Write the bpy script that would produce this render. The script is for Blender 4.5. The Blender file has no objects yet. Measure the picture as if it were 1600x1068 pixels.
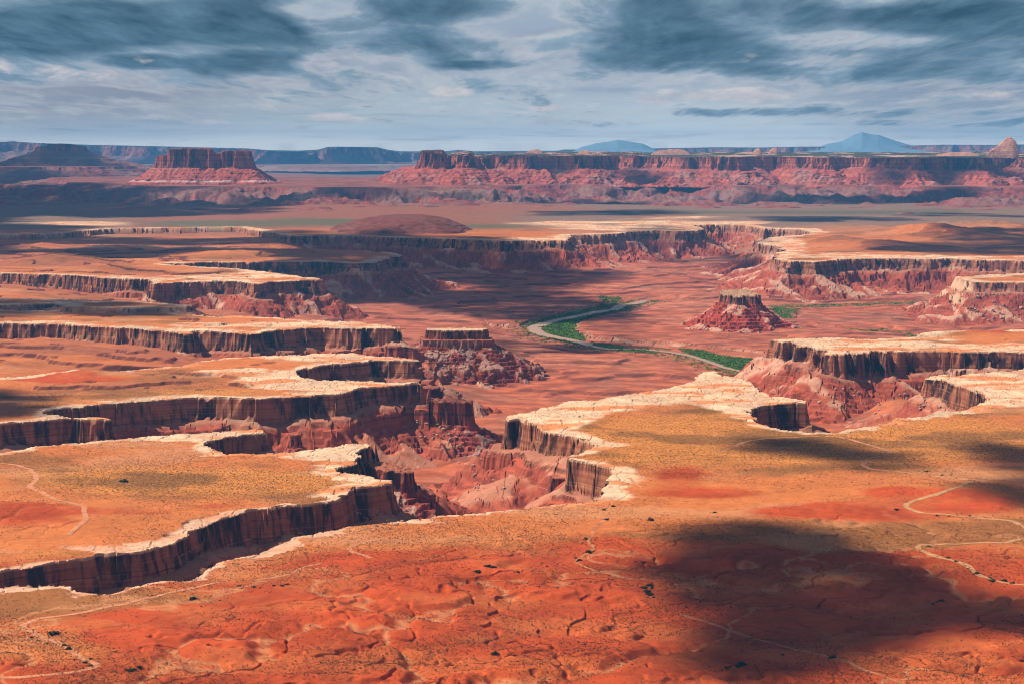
import bpy, math, random
import numpy as np
from mathutils import Vector

R = math.radians
rng = np.random.default_rng(7)
random.seed(7)
scene = bpy.context.scene
COL = scene.collection

# ------------------------------------------------------------------ camera
F = 3200.0                      # focal length in photo pixels (1600 wide)
HORIZ = 225.0                   # photo row of eye level
PITCH = math.atan((534.0 - HORIZ) / F)
cam_d = bpy.data.cameras.new("camera")
cam = bpy.data.objects.new("camera", cam_d)
COL.objects.link(cam)
cam_d.sensor_width = 36.0
cam_d.lens = F / 1600.0 * 36.0
cam_d.clip_start = 5.0
cam_d.clip_end = 400000.0
cam.location = (0, 0, 0)
cam.rotation_euler = (math.pi / 2 - PITCH, 0, 0)
scene.camera = cam

# ------------------------------------------------------------------ light
SUN_AZ, SUN_EL = R(-80.0), R(48.0)       # azimuth from +Y towards +X
L = np.array([math.sin(SUN_AZ) * math.cos(SUN_EL), math.cos(SUN_AZ) * math.cos(SUN_EL), math.sin(SUN_EL)])
sun_d = bpy.data.lights.new("sun", 'SUN')
sun_d.energy = 4.6
sun_d.angle = R(0.53)
sun_d.color = (1.0, 0.91, 0.78)
sun = bpy.data.objects.new("sun", sun_d)
COL.objects.link(sun)
sun.rotation_euler = Vector(L).to_track_quat('Z', 'Y').to_euler()
sun.location = Vector(L) * 3000

scene.view_settings.view_transform = 'Standard'
scene.view_settings.look = 'None'
scene.view_settings.exposure = 0.72
scene.view_settings.gamma = 1.0
scene.view_settings.use_curve_mapping = False
scene.cycles.max_bounces = 4
scene.cycles.diffuse_bounces = 2
scene.cycles.glossy_bounces = 1
scene.cycles.transmission_bounces = 2
scene.cycles.transparent_max_bounces = 12
scene.cycles.volume_bounces = 0
scene.cycles.use_denoising = True
scene.cycles.filter_width = 1.1


class NT:
    """small helper that writes node trees"""
    def __init__(self, tree):
        self.t = tree
        tree.nodes.clear()

    def n(self, kind, **kw):
        nd = self.t.nodes.new(kind)
        for k, v in kw.items():
            setattr(nd, k, v)
        return nd

    def put(self, sock, val):
        if isinstance(val, bpy.types.NodeSocket):
            self.t.links.new(val, sock)
        elif isinstance(val, (tuple, list)) and len(val) == 3 and sock.type == 'RGBA':
            sock.default_value = (*val, 1)
        else:
            sock.default_value = val

    def m(self, op, a, b=None, c=None, clamp=False):
        nd = self.n('ShaderNodeMath', operation=op, use_clamp=clamp)
        self.put(nd.inputs[0], a)
        if b is not None:
            self.put(nd.inputs[1], b)
        if c is not None:
            self.put(nd.inputs[2], c)
        return nd.outputs[0]

    def smooth(self, x, lo, hi):
        nd = self.n('ShaderNodeMapRange', interpolation_type='SMOOTHSTEP')
        self.put(nd.inputs['Value'], x)
        self.put(nd.inputs['From Min'], lo)
        self.put(nd.inputs['From Max'], hi)
        return nd.outputs[0]

    def mix(self, f, a, b, blend='MIX'):
        nd = self.n('ShaderNodeMix', data_type='RGBA', blend_type=blend)
        self.put(nd.inputs[0], f)
        self.put(nd.inputs[6], a)
        self.put(nd.inputs[7], b)
        return nd.outputs[2]

    def noise(self, vec, scale, detail=4.0, rough=0.55, dist=0.0, dims='3D'):
        nd = self.n('ShaderNodeTexNoise', noise_dimensions=dims)
        if vec is not None:
            self.put(nd.inputs['Vector'], vec)
        nd.inputs['Scale'].default_value = scale
        nd.inputs['Detail'].default_value = detail
        nd.inputs['Roughness'].default_value = rough
        nd.inputs['Distortion'].default_value = dist
        return nd.outputs[0]

    def xyz(self, x, y, z):
        nd = self.n('ShaderNodeCombineXYZ')
        self.put(nd.inputs[0], x)
        self.put(nd.inputs[1], y)
        self.put(nd.inputs[2], z)
        return nd.outputs[0]

    def sep(self, v):
        nd = self.n('ShaderNodeSeparateXYZ')
        self.put(nd.inputs[0], v)
        return nd.outputs


# ------------------------------------------------------------------ sky
world = bpy.data.worlds.new("World")
scene.world = world
world.use_nodes = True


def build_sky():
    w = NT(world.node_tree)
    out = w.n('ShaderNodeOutputWorld')
    sky = w.n('ShaderNodeTexSky', sky_type='NISHITA', sun_disc=False)
    sky.sun_elevation = SUN_EL
    sky.sun_rotation = SUN_AZ
    sky.altitude = 1800
    bg_sky = w.n('ShaderNodeBackground')
    w.put(bg_sky.inputs[0], sky.outputs[0])
    bg_sky.inputs[1].default_value = 0.06
    d = w.sep(w.n('ShaderNodeTexCoord').outputs['Generated'])
    # azimuth / elevation on a sphere, in thousands of photo pixels
    U = w.m('MULTIPLY', w.m('ARCTAN2', d[0], d[1]), F / 1000)
    V = w.m('MULTIPLY', w.m('ARCSINE', w.m('MINIMUM', w.m('MAXIMUM', d[2], -0.999), 0.999)), F / 1000)

    def field(su, sv, detail, rough, ou=0.0, ov=0.0, seed=0.0, dist=0.0):
        return w.noise(w.xyz(w.m('MULTIPLY_ADD', U, su, ou), w.m('MULTIPLY_ADD', V, sv, ov), seed), 1.0, detail, rough, dist)

    def blobs(items):
        tot = None
        for (x, y, rx, ry, wt) in items:
            a = w.m('DIVIDE', w.m('SUBTRACT', U, (x - 800) / 1000), rx / 1000)
            b = w.m('DIVIDE', w.m('SUBTRACT', V, (HORIZ - y) / 1000), ry / 1000)
            q = w.m('SUBTRACT', 1.0, w.m('ADD', w.m('MULTIPLY', a, a), w.m('MULTIPLY', b, b)))
            q = w.m('MULTIPLY', w.m('MAXIMUM', q, 0.0), wt)
            tot = q if tot is None else w.m('ADD', tot, q)
        return tot

    # --- high veil: pale near the horizon, mauve grey higher
    ramp = w.n('ShaderNodeValToRGB')
    e = ramp.color_ramp.elements
    stops = [(0.0, (1.10, 1.06, 0.98)), (0.14, (0.62, 0.70, 0.73)), (0.34, (0.38, 0.44, 0.53)), (0.55, (0.34, 0.38, 0.48)), (0.8, (0.33, 0.42, 0.52)), (1.0, (0.31, 0.43, 0.55))]
    while len(e) < len(stops):
        e.new(0.5)
    for el, (p, c) in zip(e, stops):
        el.position = p
        el.color = (*c, 1)
    w.put(ramp.inputs[0], w.m('DIVIDE', V, 0.26, clamp=True))
    col = ramp.outputs[0]
    col = w.mix(w.m('MULTIPLY', blobs([(170, 150, 430, 75, 1.0)]), 0.8, clamp=True), col, (0.25, 0.245, 0.31))
    col = w.mix(w.m('MULTIPLY', blobs([(1560, 150, 420, 80, 1.0)]), 0.7, clamp=True), col, (0.17, 0.22, 0.32))
    col = w.mix(w.m('MULTIPLY', blobs([(640, 170, 420, 50, 0.8)]), 0.6, clamp=True), col, (0.44, 0.53, 0.58))
    # cloud sheet seen in perspective: flatter and finer towards the horizon
    q = w.m('DIVIDE', 1.0, w.m('ADD', w.m('MAXIMUM', V, 0.0), 0.125))
    pu = w.m('MULTIPLY', w.m('MULTIPLY', U, q), 0.95)

    def sheet(scale, detail, rough, dist, ou=0.0, ov=0.0, seed=0.0, sv=0.66):
        return w.noise(w.xyz(w.m('ADD', pu, ou), w.m('MULTIPLY_ADD', q, sv, ov), seed), scale, detail, rough, dist)
    # soft long streaks
    st = sheet(1.1, 7, 0.62, 0.5, seed=3.1, sv=2.2)
    col = w.mix(w.m('MULTIPLY', w.smooth(st, 0.48, 0.74), 0.40), col, (0.58, 0.57, 0.58))
    st2 = sheet(0.9, 7, 0.62, 0.5, seed=8.7, sv=2.2)
    col = w.mix(w.m('MULTIPLY', w.smooth(st2, 0.50, 0.76), 0.45), col, (0.16, 0.235, 0.33))
    # heavy sheet: thin edges glow, thick parts go slate
    dark = blobs([(240, 100, 85, 14, .34), (390, 103, 105, 24, .36), (60, 60, 230, 44, .30), (260, 42, 260, 36, .34), (130, 14, 150, 18, .12), (420, 52, 150, 30, .22),
                  (545, 38, 60, 16, .2), (690, 18, 150, 26, .26), (600, 70, 90, 20, .10), (745, 104, 75, 9, .22), (1060, 76, 170, 44, .26), (1000, 28, 150, 40, .16),
                  (1240, 26, 150, 30, .18), (1490, 36, 200, 34, .36), (1250, 177, 380, 10, .22), (1430, 118, 320, 22, .14), (1510, 190, 260, 16, .14), (800, 72, 110, 14, .10),
                  (1130, 112, 170, 12, .14), (900, 55, 60, 26, .08), (1560, 80, 120, 26, .16)])
    light = blobs([(505, 24, 100, 30, .22), (510, 100, 60, 16, .22), (820, 45, 170, 56, .22), (900, 90, 120, 26, .14), (1010, 140, 120, 20, .08), (1130, 148, 200, 16, .08), (1320, 68, 180, 16, .18), (1380, 10, 150, 14, .16), (620, 100, 60, 14, .12)])
    hb = w.m('MULTIPLY', w.smooth(V, 0.03, 0.17), 0.30)
    n1 = sheet(2.0, 12, 0.64, 0.25, seed=5.9)
    n2 = sheet(2.0, 12, 0.64, 0.25, ou=-0.08, ov=-0.10, seed=5.9)
    D = w.m('SUBTRACT', w.m('ADD', w.m('ADD', w.m('MULTIPLY_ADD', w.m('SUBTRACT', n1, 0.5), 1.35, 0.30), hb), dark), light)
    rl = w.m('MULTIPLY', w.m('SUBTRACT', n1, n2), 2.8)
    D = w.m('MULTIPLY', D, w.smooth(V, 0.006, 0.03))
    bright = w.mix(w.m('ADD', rl, 0.5, clamp=True), (0.36, 0.41, 0.47), (0.80, 0.74, 0.70))
    slate = w.mix(w.m('ADD', rl, 0.45, clamp=True), (0.010, 0.050, 0.092), (0.10, 0.20, 0.29))
    col = w.mix(w.m('MULTIPLY', w.smooth(D, 0.22, 0.50), 0.58), col, bright)
    col = w.mix(w.m('MULTIPLY', w.smooth(D, 0.40, 0.58), 0.90), col, w.mix(w.m('ADD', rl, 0.5, clamp=True), (0.11, 0.205, 0.30), (0.31, 0.42, 0.52)))
    col = w.mix(w.m('MULTIPLY', w.smooth(D, 0.48, 0.80), 0.93), col, slate)
    # small lit heaps lower down
    lit_b = blobs([(330, 192, 55, 9, .30), (525, 184, 60, 11, .34), (700, 144, 50, 12, .34), (480, 200, 40, 7, .22), (1150, 152, 200, 18, .30), (1010, 160, 50, 10, .2), (1520, 152, 70, 10, .26), (60, 105, 90, 18, .16),
                   (160, 122, 110, 14, .14), (1280, 62, 160, 14, .16), (840, 170, 60, 8, .2), (500, 100, 45, 14, .2)])
    nb1 = field(9.0, 26.0, 9, 0.62, seed=1.3, dist=0.3)
    nb2 = field(9.0, 26.0, 9, 0.62, ou=-0.12, ov=0.22, seed=1.3, dist=0.3)
    den = w.m('ADD', nb1, lit_b)
    lit = w.m('MULTIPLY_ADD', w.m('SUBTRACT', nb1, nb2), 3.0, 0.55, clamp=True)
    ccol = w.mix(lit, (0.36, 0.39, 0.46), (0.80, 0.70, 0.66))
    col = w.mix(w.m('MULTIPLY', w.m('MULTIPLY', w.smooth(den, 0.62, 0.78), w.smooth(V, 0.155, 0.105)), 0.85), col, ccol)
    # --- overhead: broken cloud
    big = w.noise(w.xyz(w.m('MULTIPLY', d[0], 1.0), d[1], w.m('MULTIPLY', d[2], 2.0)), 3.0, 6, 0.6)
    over = w.mix(w.smooth(big, 0.4, 0.62), (0.075, 0.12, 0.20), (0.25, 0.255, 0.275))
    up = w.smooth(V, 0.26, 0.7)
    col = w.mix(up, col, over)
    bg_c = w.n('ShaderNodeBackground')
    w.put(bg_c.inputs[0], col)
    bg_c.inputs[1].default_value = 0.62
    cover = w.m('MULTIPLY_ADD', w.smooth(big, 0.42, 0.60), 0.55, 0.35)
    cover = w.m('MAXIMUM', cover, w.m('SUBTRACT', 0.97, up))
    mixs = w.n('ShaderNodeMixShader')
    w.put(mixs.inputs[0], cover)
    w.t.links.new(bg_sky.outputs[0], mixs.inputs[1])
    w.t.links.new(bg_c.outputs[0], mixs.inputs[2])
    w.t.links.new(mixs.outputs[0], out.inputs[0])


build_sky()

# ------------------------------------------------------------------ maths
SP, CP = math.sin(PITCH), math.cos(PITCH)


def unproj(px, py, z):
    """photo pixel -> point of the level plane z"""
    px = np.asarray(px, float); py = np.asarray(py, float)
    dx = (px - 800) / F
    du = (534 - py) / F
    yy = CP + du * SP
    zz = -SP + du * CP
    t = z / zz
    return dx * t, yy * t


def project(x, y, z):
    d = y * CP - z * SP
    u = y * SP + z * CP
    return 800 + F * x / d, 534 - F * u / d


def sstep(x, a, b):
    t = np.clip((x - a) / (b - a), 0, 1)
    return t * t * (3 - 2 * t)


_perm = rng.permutation(256).astype(np.int32)
_perm = np.concatenate([_perm, _perm])
_ga = rng.random(256).astype(np.float32) * 2 * np.pi
_gx, _gy = np.cos(_ga), np.sin(_ga)


def perlin(x, y):
    x = np.asarray(x, np.float32); y = np.asarray(y, np.float32)
    xf = np.floor(x); yf = np.floor(y)
    xi = xf.astype(np.int32) & 255; yi = yf.astype(np.int32) & 255
    x = x - xf; y = y - yf
    u = x * x * x * (x * (x * 6 - 15) + 10); v = y * y * y * (y * (y * 6 - 15) + 10)
    x1 = (xi + 1) & 255; y1 = (yi + 1) & 255

    def g(ix, iy, dx, dy):
        h = _perm[_perm[ix] + iy]
        return _gx[h] * dx + _gy[h] * dy
    a = g(xi, yi, x, y); b = g(x1, yi, x - 1, y)
    c = g(xi, y1, x, y - 1); d = g(x1, y1, x - 1, y - 1)
    return (a + u * (b - a) + v * ((c + u * (d - c)) - (a + u * (b - a)))) * 1.5


def fbm(x, y, lam, octs=4, gain=0.5, seed=0.0, stretch=1.0):
    """about -1..1; lam is the longest wavelength in metres"""
    s = 0.0; amp = 1.0; tot = 0.0
    f = 1.0 / lam
    for o in range(octs):
        s = s + amp * perlin(x * f + seed * 17.3 + o * 31.7, y * f * stretch - seed * 9.1 + o * 11.3)
        tot += amp; amp *= gain; f *= 2.03
    return s / tot * 1.3


def billow(x, y, lam, octs=3, seed=0.0):
    s = 0.0; amp = 1.0; tot = 0.0; f = 1.0 / lam
    for o in range(octs):
        s = s + amp * np.abs(perlin(x * f + seed * 13.1 + o * 7.7, y * f + seed * 5.3 + o * 3.9))
        tot += amp; amp *= 0.5; f *= 2.1
    return s / tot            # 0..~0.8


def cells(x, y, size, seed=0, stretch=1.0):
    """Voronoi cells: (random value 0..1 of the cell, distance to the joint in metres)"""
    u = np.asarray(x, np.float32) / size; v = np.asarray(y, np.float32) / (size * stretch)
    iu = np.floor(u).astype(np.int32); iv = np.floor(v).astype(np.int32)
    b1 = np.full(u.shape, 9.0, np.float32); b2 = b1.copy(); val = np.zeros(u.shape, np.float32)
    for a in (-1, 0, 1):
        for b in (-1, 0, 1):
            ci, cj = iu + a, iv + b
            h = _perm[_perm[(ci + seed * 37) & 255] + (cj & 255)]
            h2 = _perm[h + 91]; h3 = _perm[h2 + 53]
            d = (ci + 0.1 + 0.8 * h / 255.0 - u) ** 2 + (cj + 0.1 + 0.8 * h2 / 255.0 - v) ** 2
            nb_ = d < b1
            b2 = np.where(nb_, b1, np.minimum(b2, d)); val = np.where(nb_, h3 / 255.0, val); b1 = np.where(nb_, d, b1)
    return val.astype(np.float32), ((np.sqrt(b2) - np.sqrt(b1)) * 0.5 * size).astype(np.float32)


def poly_sdf(px, py, X, Y):
    """signed distance (negative inside) of points to a closed polygon"""
    best = np.full(X.shape, 1e12, np.float32)
    inside = np.zeros(X.shape, bool)
    n = len(px)
    for i in range(n):
        x0, y0, x1, y1 = px[i], py[i], px[(i + 1) % n], py[(i + 1) % n]
        ex, ey = x1 - x0, y1 - y0
        l2 = ex * ex + ey * ey
        if l2 < 1e-6:
            continue
        wx = X - np.float32(x0); wy = Y - np.float32(y0)
        t = np.clip((wx * ex + wy * ey) / l2, 0, 1)
        dx = wx - t * ex; dy = wy - t * ey
        np.minimum(best, dx * dx + dy * dy, out=best)
        if y0 != y1:
            c = ((Y >= min(y0, y1)) & (Y < max(y0, y1)))
            c &= (X < x0 + (Y - y0) * (ex / ey))
            inside ^= c
    d = np.sqrt(best)
    return np.where(inside, -d, d).astype(np.float32)


def line_dist(px, py, X, Y):
    best = np.full(X.shape, 1e12, np.float32)
    for i in range(len(px) - 1):
        x0, y0, x1, y1 = px[i], py[i], px[i + 1], py[i + 1]
        ex, ey = x1 - x0, y1 - y0
        l2 = ex * ex + ey * ey + 1e-9
        wx = X - np.float32(x0); wy = Y - np.float32(y0)
        t = np.clip((wx * ex + wy * ey) / l2, 0, 1)
        np.minimum(best, (wx - t * ex) ** 2 + (wy - t * ey) ** 2, out=best)
    return np.sqrt(best)


def P(s):
    """'x,y x,y ...' -> list of pixel pairs"""
    return [tuple(float(v) for v in q.split(',')) for q in s.split()]


def to_world(pts, z):
    a = np.array(pts, float)
    return unproj(a[:, 0], a[:, 1], z)


def stair(t, h, sharp=0.72):
    k = np.floor(t / h); f = t / h - k
    return (k + sstep(f, sharp, 1.0)) * h


# ------------------------------------------------------------------ mesh helpers
def tag(o, label=None, cat=None, group=None, kind=None):
    if label: o["label"] = label
    if cat: o["category"] = cat
    if group: o["group"] = group
    if kind: o["kind"] = kind
    return o


def mesh_from(name, V, faces, mat, attrs=None, smooth=False, parent=None):
    """V (n,3); faces (m,k) int array; attrs: name -> (n,) or (n,3)"""
    V = np.ascontiguousarray(V, np.float32)
    faces = np.ascontiguousarray(faces, np.int32)
    me = bpy.data.meshes.new(name)
    nf, k = faces.shape
    me.vertices.add(len(V))
    me.vertices.foreach_set("co", V.ravel())
    me.loops.add(nf * k)
    me.loops.foreach_set("vertex_index", faces.ravel())
    me.polygons.add(nf)
    me.polygons.foreach_set("loop_start", np.arange(0, nf * k, k, dtype=np.int32))
    me.polygons.foreach_set("use_smooth", np.full(nf, smooth))
    me.update(calc_edges=True)
    for an, av in (attrs or {}).items():
        av = np.asarray(av, np.float32)
        if av.ndim == 2:
            c = np.ones((len(V), 4), np.float32); c[:, :3] = av
            at = me.attributes.new(an, 'FLOAT_COLOR', 'POINT')
            at.data.foreach_set("color", c.ravel())
        else:
            at = me.attributes.new(an, 'FLOAT', 'POINT')
            at.data.foreach_set("value", np.ascontiguousarray(av))
    if mat:
        me.materials.append(mat)
    o = bpy.data.objects.new(name, me)
    COL.objects.link(o)
    if parent is not None:
        o.parent = parent
        o.matrix_parent_inverse.identity()
    return o


def grid_faces(nr, na):
    i = np.arange(nr - 1)[:, None] * na + np.arange(na - 1)[None, :]
    i = i.ravel()
    return np.stack([i, i + 1, i + na + 1, i + na], 1)


def compact(V, faces, attrs):
    used = np.unique(faces)
    re = np.full(len(V), -1, np.int64); re[used] = np.arange(len(used))
    return V[used], re[faces], {k: v[used] for k, v in attrs.items()}


# ------------------------------------------------------------------ materials
def rock_material(name, cap_h, cap_col, cliff_a, cliff_b, streak, band=0.18, fine=0.9, streak_w=0.10, veg=True, low_red=0.85):
    mat = bpy.data.materials.new(name)
    mat.use_nodes = True
    w = NT(mat.node_tree)
    out = w.n('ShaderNodeOutputMaterial')
    bs = w.n('ShaderNodeBsdfPrincipled')
    bs.inputs['Roughness'].default_value = 0.95
    bs.inputs['Specular IOR Level'].default_value = 0.08
    geo = w.n('ShaderNodeNewGeometry')
    pos = geo.outputs['Position']
    p = w.sep(pos)
    nz = w.sep(geo.outputs['True Normal'])[2]
    col = w.n('ShaderNodeAttribute', attribute_name='col').outputs['Color']
    top = w.n('ShaderNodeAttribute', attribute_name='topz').outputs['Fac']
    depth = w.m('SUBTRACT', top, p[2])
    # ground: broken up at two scales
    n1 = w.noise(pos, 0.02, 6, 0.65)
    n2 = w.noise(pos, fine * 0.12, 4, 0.7)
    v = w.m('ADD', w.m('MULTIPLY', w.m('SUBTRACT', n1, 0.5), 0.7), w.m('MULTIPLY', w.m('SUBTRACT', n2, 0.5), 0.75))
    v = w.m('ADD', v, 1.0)
    g = w.mix(1.0, col, w.xyz(v, v, v), 'MULTIPLY')
    if veg:
        vg = w.n('ShaderNodeAttribute', attribute_name='veg').outputs['Fac']
        n3 = w.noise(w.xyz(p[0], w.m('MULTIPLY', p[1], 0.55), 0.0), 0.30, 2, 0.5)
        spot = w.m('MULTIPLY', w.smooth(n3, 0.52, 0.64), vg)
        g = w.mix(w.m('MULTIPLY', spot, 0.75), g, (0.065, 0.042, 0.018))
    # cliffs: cap rock, banded wall with dark mineral streaks
    bandn = w.noise(w.xyz(w.m('MULTIPLY', p[0], 0.004), w.m('MULTIPLY', p[1], 0.004), p[2]), band, 4, 0.6)
    wall = w.mix(w.smooth(bandn, 0.36, 0.64), cliff_a, cliff_b)
    s1 = w.noise(w.xyz(p[0], p[1], w.m('MULTIPLY', p[2], 0.035)), streak_w, 4, 0.62)
    s2 = w.noise(w.xyz(p[0], p[1], w.m('MULTIPLY', p[2], 0.02)), streak_w * 0.22, 3, 0.6)
    s = w.m('ADD', w.m('MULTIPLY', s1, 0.52), w.m('MULTIPLY', s2, 0.58))
    wall = w.mix(w.m('MULTIPLY', w.smooth(s, 0.49, 0.63), 0.95), wall, streak)
    wall = w.mix(w.m('MULTIPLY', w.smooth(depth, cap_h * 16, cap_h * 21), low_red), wall, (0.29, 0.060, 0.032))
    bed = w.noise(w.xyz(w.m('MULTIPLY', p[0], 0.006), w.m('MULTIPLY', p[1], 0.006), p[2]), band * 2.6, 2, 0.5)
    wall = w.mix(w.m('MULTIPLY', w.smooth(bed, 0.62, 0.68), 0.22), wall, cap_col)
    wall = w.mix(w.m('MULTIPLY', w.smooth(bed, 0.41, 0.33), 0.6), wall, streak)
    wall = w.mix(1.0, wall, w.xyz(v, v, v), 'MULTIPLY')
    capn = w.m('MULTIPLY_ADD', w.noise(pos, 0.05, 3), cap_h * 1.2, cap_h * 0.4)
    wall = w.mix(w.smooth(w.m('SUBTRACT', depth, capn), -0.6, 0.8), cap_col, wall)
    cf = w.m('MULTIPLY', w.smooth(nz, 0.74, 0.50), w.n('ShaderNodeAttribute', attribute_name='wall').outputs['Fac'])
    c = w.mix(cf, g, wall)
    w.put(bs.inputs['Base Color'], c)
    w.t.links.new(bs.outputs[0], out.inputs[0])
    return mat


def plain_material(name, col, rough=0.9, spec=0.1, var=0.35, scale=0.5, col2=None):
    mat = bpy.data.materials.new(name)
    mat.use_nodes = True
    w = NT(mat.node_tree)
    out = w.n('ShaderNodeOutputMaterial')
    bs = w.n('ShaderNodeBsdfPrincipled')
    bs.inputs['Roughness'].default_value = rough
    bs.inputs['Specular IOR Level'].default_value = spec
    pos = w.n('ShaderNodeNewGeometry').outputs['Position']
    n = w.noise(pos, scale, 4, 0.65)
    a = tuple(c * (1 - var) for c in col)
    b = col2 or tuple(min(1, c * (1 + var)) for c in col)
    w.put(bs.inputs['Base Color'], w.mix(w.smooth(n, 0.3, 0.7), a, b))
    w.t.links.new(bs.outputs[0], out.inputs[0])
    return mat


M_ROCK = rock_material("canyon_rock", 2.4, (0.50, 0.31, 0.19), (0.27, 0.085, 0.042), (0.35, 0.14, 0.07), (0.030, 0.013, 0.012))
M_MESA = rock_material("mesa_rock", 3.0, (0.26, 0.10, 0.07), (0.34, 0.075, 0.045), (0.46, 0.15, 0.08), (0.075, 0.02, 0.022), band=0.05, fine=0.25, streak_w=0.03, veg=False, low_red=0.0)
M_RED = rock_material("red_ledge_rock", 1.0, (0.34, 0.10, 0.06), (0.27, 0.062, 0.034), (0.33, 0.09, 0.05), (0.05, 0.015, 0.014), streak_w=0.12, veg=False, low_red=0.0)

# lines of the tracks and washes (photo pixels): the ground lies smooth along them
WAYS = ["344,909 262,926 194,944 100,961 56,967 34,976 33,981 47,987 94,1006 125,1025 150,1037 152,1041 125,1048 62,1055 0,1058",
        "400,905 454,897 475,885 500,880", "600,841 575,846 547,854 547,861 562,866 580,872",
        "1122,705 1145,699 1162,690 1200,684 1300,681 1325,685 1355,694 1375,700 1391,705 1390,708 1375,711 1360,716 1348,722 1347,726 1356,731 1425,739 1475,745 1517,750 1600,752 1700,754",
        "1517,751 1500,760 1475,769 1450,775 1425,782 1416,788 1418,792 1427,797 1450,802 1500,806 1550,810 1585,814 1598,820 1605,828",
        "1640,835 1600,841 1575,847 1500,850 1465,850 1436,851 1434,855 1440,860 1465,869 1500,879 1517,887 1535,900 1555,907 1600,914 1660,920",
        "950,806 940,815 926,830 920,843 926,857 910,868 898,877 912,886 933,893 965,899 995,905", "1060,960 1112,974 1160,992 1215,1008 1242,1015 1297,1025 1349,1046 1394,1060 1430,1080"]

# ------------------------------------------------------------------ plateaus traced at rim level
ZR = -400.0
PLATEAUS = []


def plateau(name, pts, z=ZR, cliff=38.0, wall=8.0, slope=0.62, shelf=10.0, warp=1.0, low=False):
    PLATEAUS.append(dict(name=name, pts=P(pts) if isinstance(pts, str) else pts, z=z, cliff=cliff, wall=wall, slope=slope, shelf=shelf, warp=warp, low=low))


# near plateau with the long peninsula that reaches into the basin
plateau('foreground', """-420,925 -200,920 -60,917 60,915 108,917 114,925 170,928 182,924 215,914 300,904 318,897 325,888 345,880 400,862 460,838
 545,822 620,814 690,806 760,801 800,797 830,793 856,788 880,784 928,780 940,769 951,755 958,737 950,731 930,726 907,720 886,717 888,711 910,704 926,695
 907,689 892,684 912,686 895,681 875,677 848,674 845,665 820,659 818,652 800,655 791,652 795,649 830,641 870,632 895,626 932,624 975,616 1007,610 1040,606
 1060,600 1082,595 1087,582 1100,579 1122,579 1134,586 1157,589 1170,595 1176,601 1190,611 1204,618 1230,620 1257,625 1256,629 1215,629 1185,631 1170,636 1169,642 1178,650
 1184,657 1200,664 1232,671 1268,674 1310,674 1350,667 1376,660 1410,652 1450,647 1470,640 1500,637 1517,631 1530,624 1532,612 1521,607 1500,602 1482,594
 1472,592 1455,590 1453,586 1477,584 1488,587 1525,583 1575,578 1620,574 1700,566 1950,545 2300,560 2600,1800 1500,1800 -1000,1800""", cliff=40)
# right plateau behind it
plateau('right_rim', """1207,530 1218,532 1222,535 1244,533 1249,540 1262,540 1268,546 1282,546 1290,552 1299,553 1305,548 1313,553 1322,547 1338,551 1346,548 1362,551 1368,547 1384,551 1392,547 1405,549 1440,548
 1475,547 1525,549 1600,549 1680,545 1760,532 1900,530 2300,540 2300,512 1700,512 1600,515 1500,517 1462,520 1425,526 1360,528 1300,528 1240,527""", cliff=42, slope=0.60)
plateau('left_front', """-420,940 -200,915 -60,900 0,891 37,884 87,877 150,869 160,865 200,862 240,857 262,849 272,847 280,840 292,830 312,817 350,805 392,795 450,787
 485,785 520,779 541,771 548,764 556,761 575,760 600,757 617,753 614,749 590,746 562,740 530,735 527,730 541,726 552,722 560,714 561,705 572,700 581,694 575,689 552,690 515,695 485,699
 457,705 400,707 352,707 336,700 325,694 327,687 350,681 372,679 410,675 411,671 400,669 360,672 312,675 212,682 160,687 100,694 0,705 -100,716 -420,735""", cliff=36)
plateau('left_second', """-420,672 -100,664 0,660 57,655 85,652 108,653 130,655 165,655 180,654 150,651 100,650 70,646 63,642 75,638 125,632 200,625 300,621 350,621 400,621 450,619
 487,617 525,617 545,611 570,604 600,602 625,600 652,599 650,596 600,596 525,594 497,591 472,588 459,582 475,575 505,570 540,567 575,564 590,562 625,562
 651,562 641,560 600,557 575,556 550,552 500,551 450,553 400,556 340,560 280,572 150,582 0,590 -420,600""", cliff=36)
plateau('left_third', """-420,505 -100,503 0,505 90,506 175,511 186,513 192,511 225,514 257,516 290,520 302,520 312,517 350,518 395,521 420,519 442,514 495,511 540,512 587,514
 620,513 621,511 612,509 575,504 525,501 475,499 400,495 300,491 200,487 0,484 -420,482""", cliff=40)
plateau('left_third_step', """-420,474 -100,475 0,476 84,474 88,480 187,481 290,479 297,476 240,472 100,468 0,466 -420,462""", z=-388, cliff=16, slope=0.4, shelf=4)
plateau('left_fourth', """-420,424 -100,425 0,427 40,428 100,429 150,433 187,436 205,437 237,436 245,443 262,442 300,440 340,439 375,439 402,444 412,442 425,440 470,438 497,437 494,434 460,430 430,426
 400,422 330,417 290,415 252,412 300,410 400,409 500,408 550,411 582,410 600,405 610,401 622,401 628,399 622,397 575,396 500,392 420,388 300,386 150,388 0,390 -420,395""", cliff=44)
plateau('left_fifth', """-420,366 -100,365 40,366 100,364 125,361 175,357 260,356 330,355 380,355 392,359 420,363 440,366 452,369 525,367 625,371 700,373 800,376 850,376 888,375 890,371
 893,367 930,366 975,364 1000,361 1025,360 1060,361 1092,360 1096,356 1082,352 1110,351 1150,351 1172,353 1196,358 1206,357 1225,358 1252,359 1279,364 1256,366 1226,369
 1205,371 1197,374 1184,376 1182,379 1200,383 1222,385 1222,391 1213,399 1211,404 1222,407 1236,409 1250,408 1275,409 1300,407 1325,404 1375,404 1450,404
 1490,404 1525,406 1600,407 1750,407 2300,410 2300,300 -420,300""", cliff=42, slope=0.55)
plateau('right_point', "1497,433 1505,437 1520,440 1560,441 1600,441 1700,440 2300,440 2300,424 1700,424 1600,426 1525,430", cliff=30)
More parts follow.
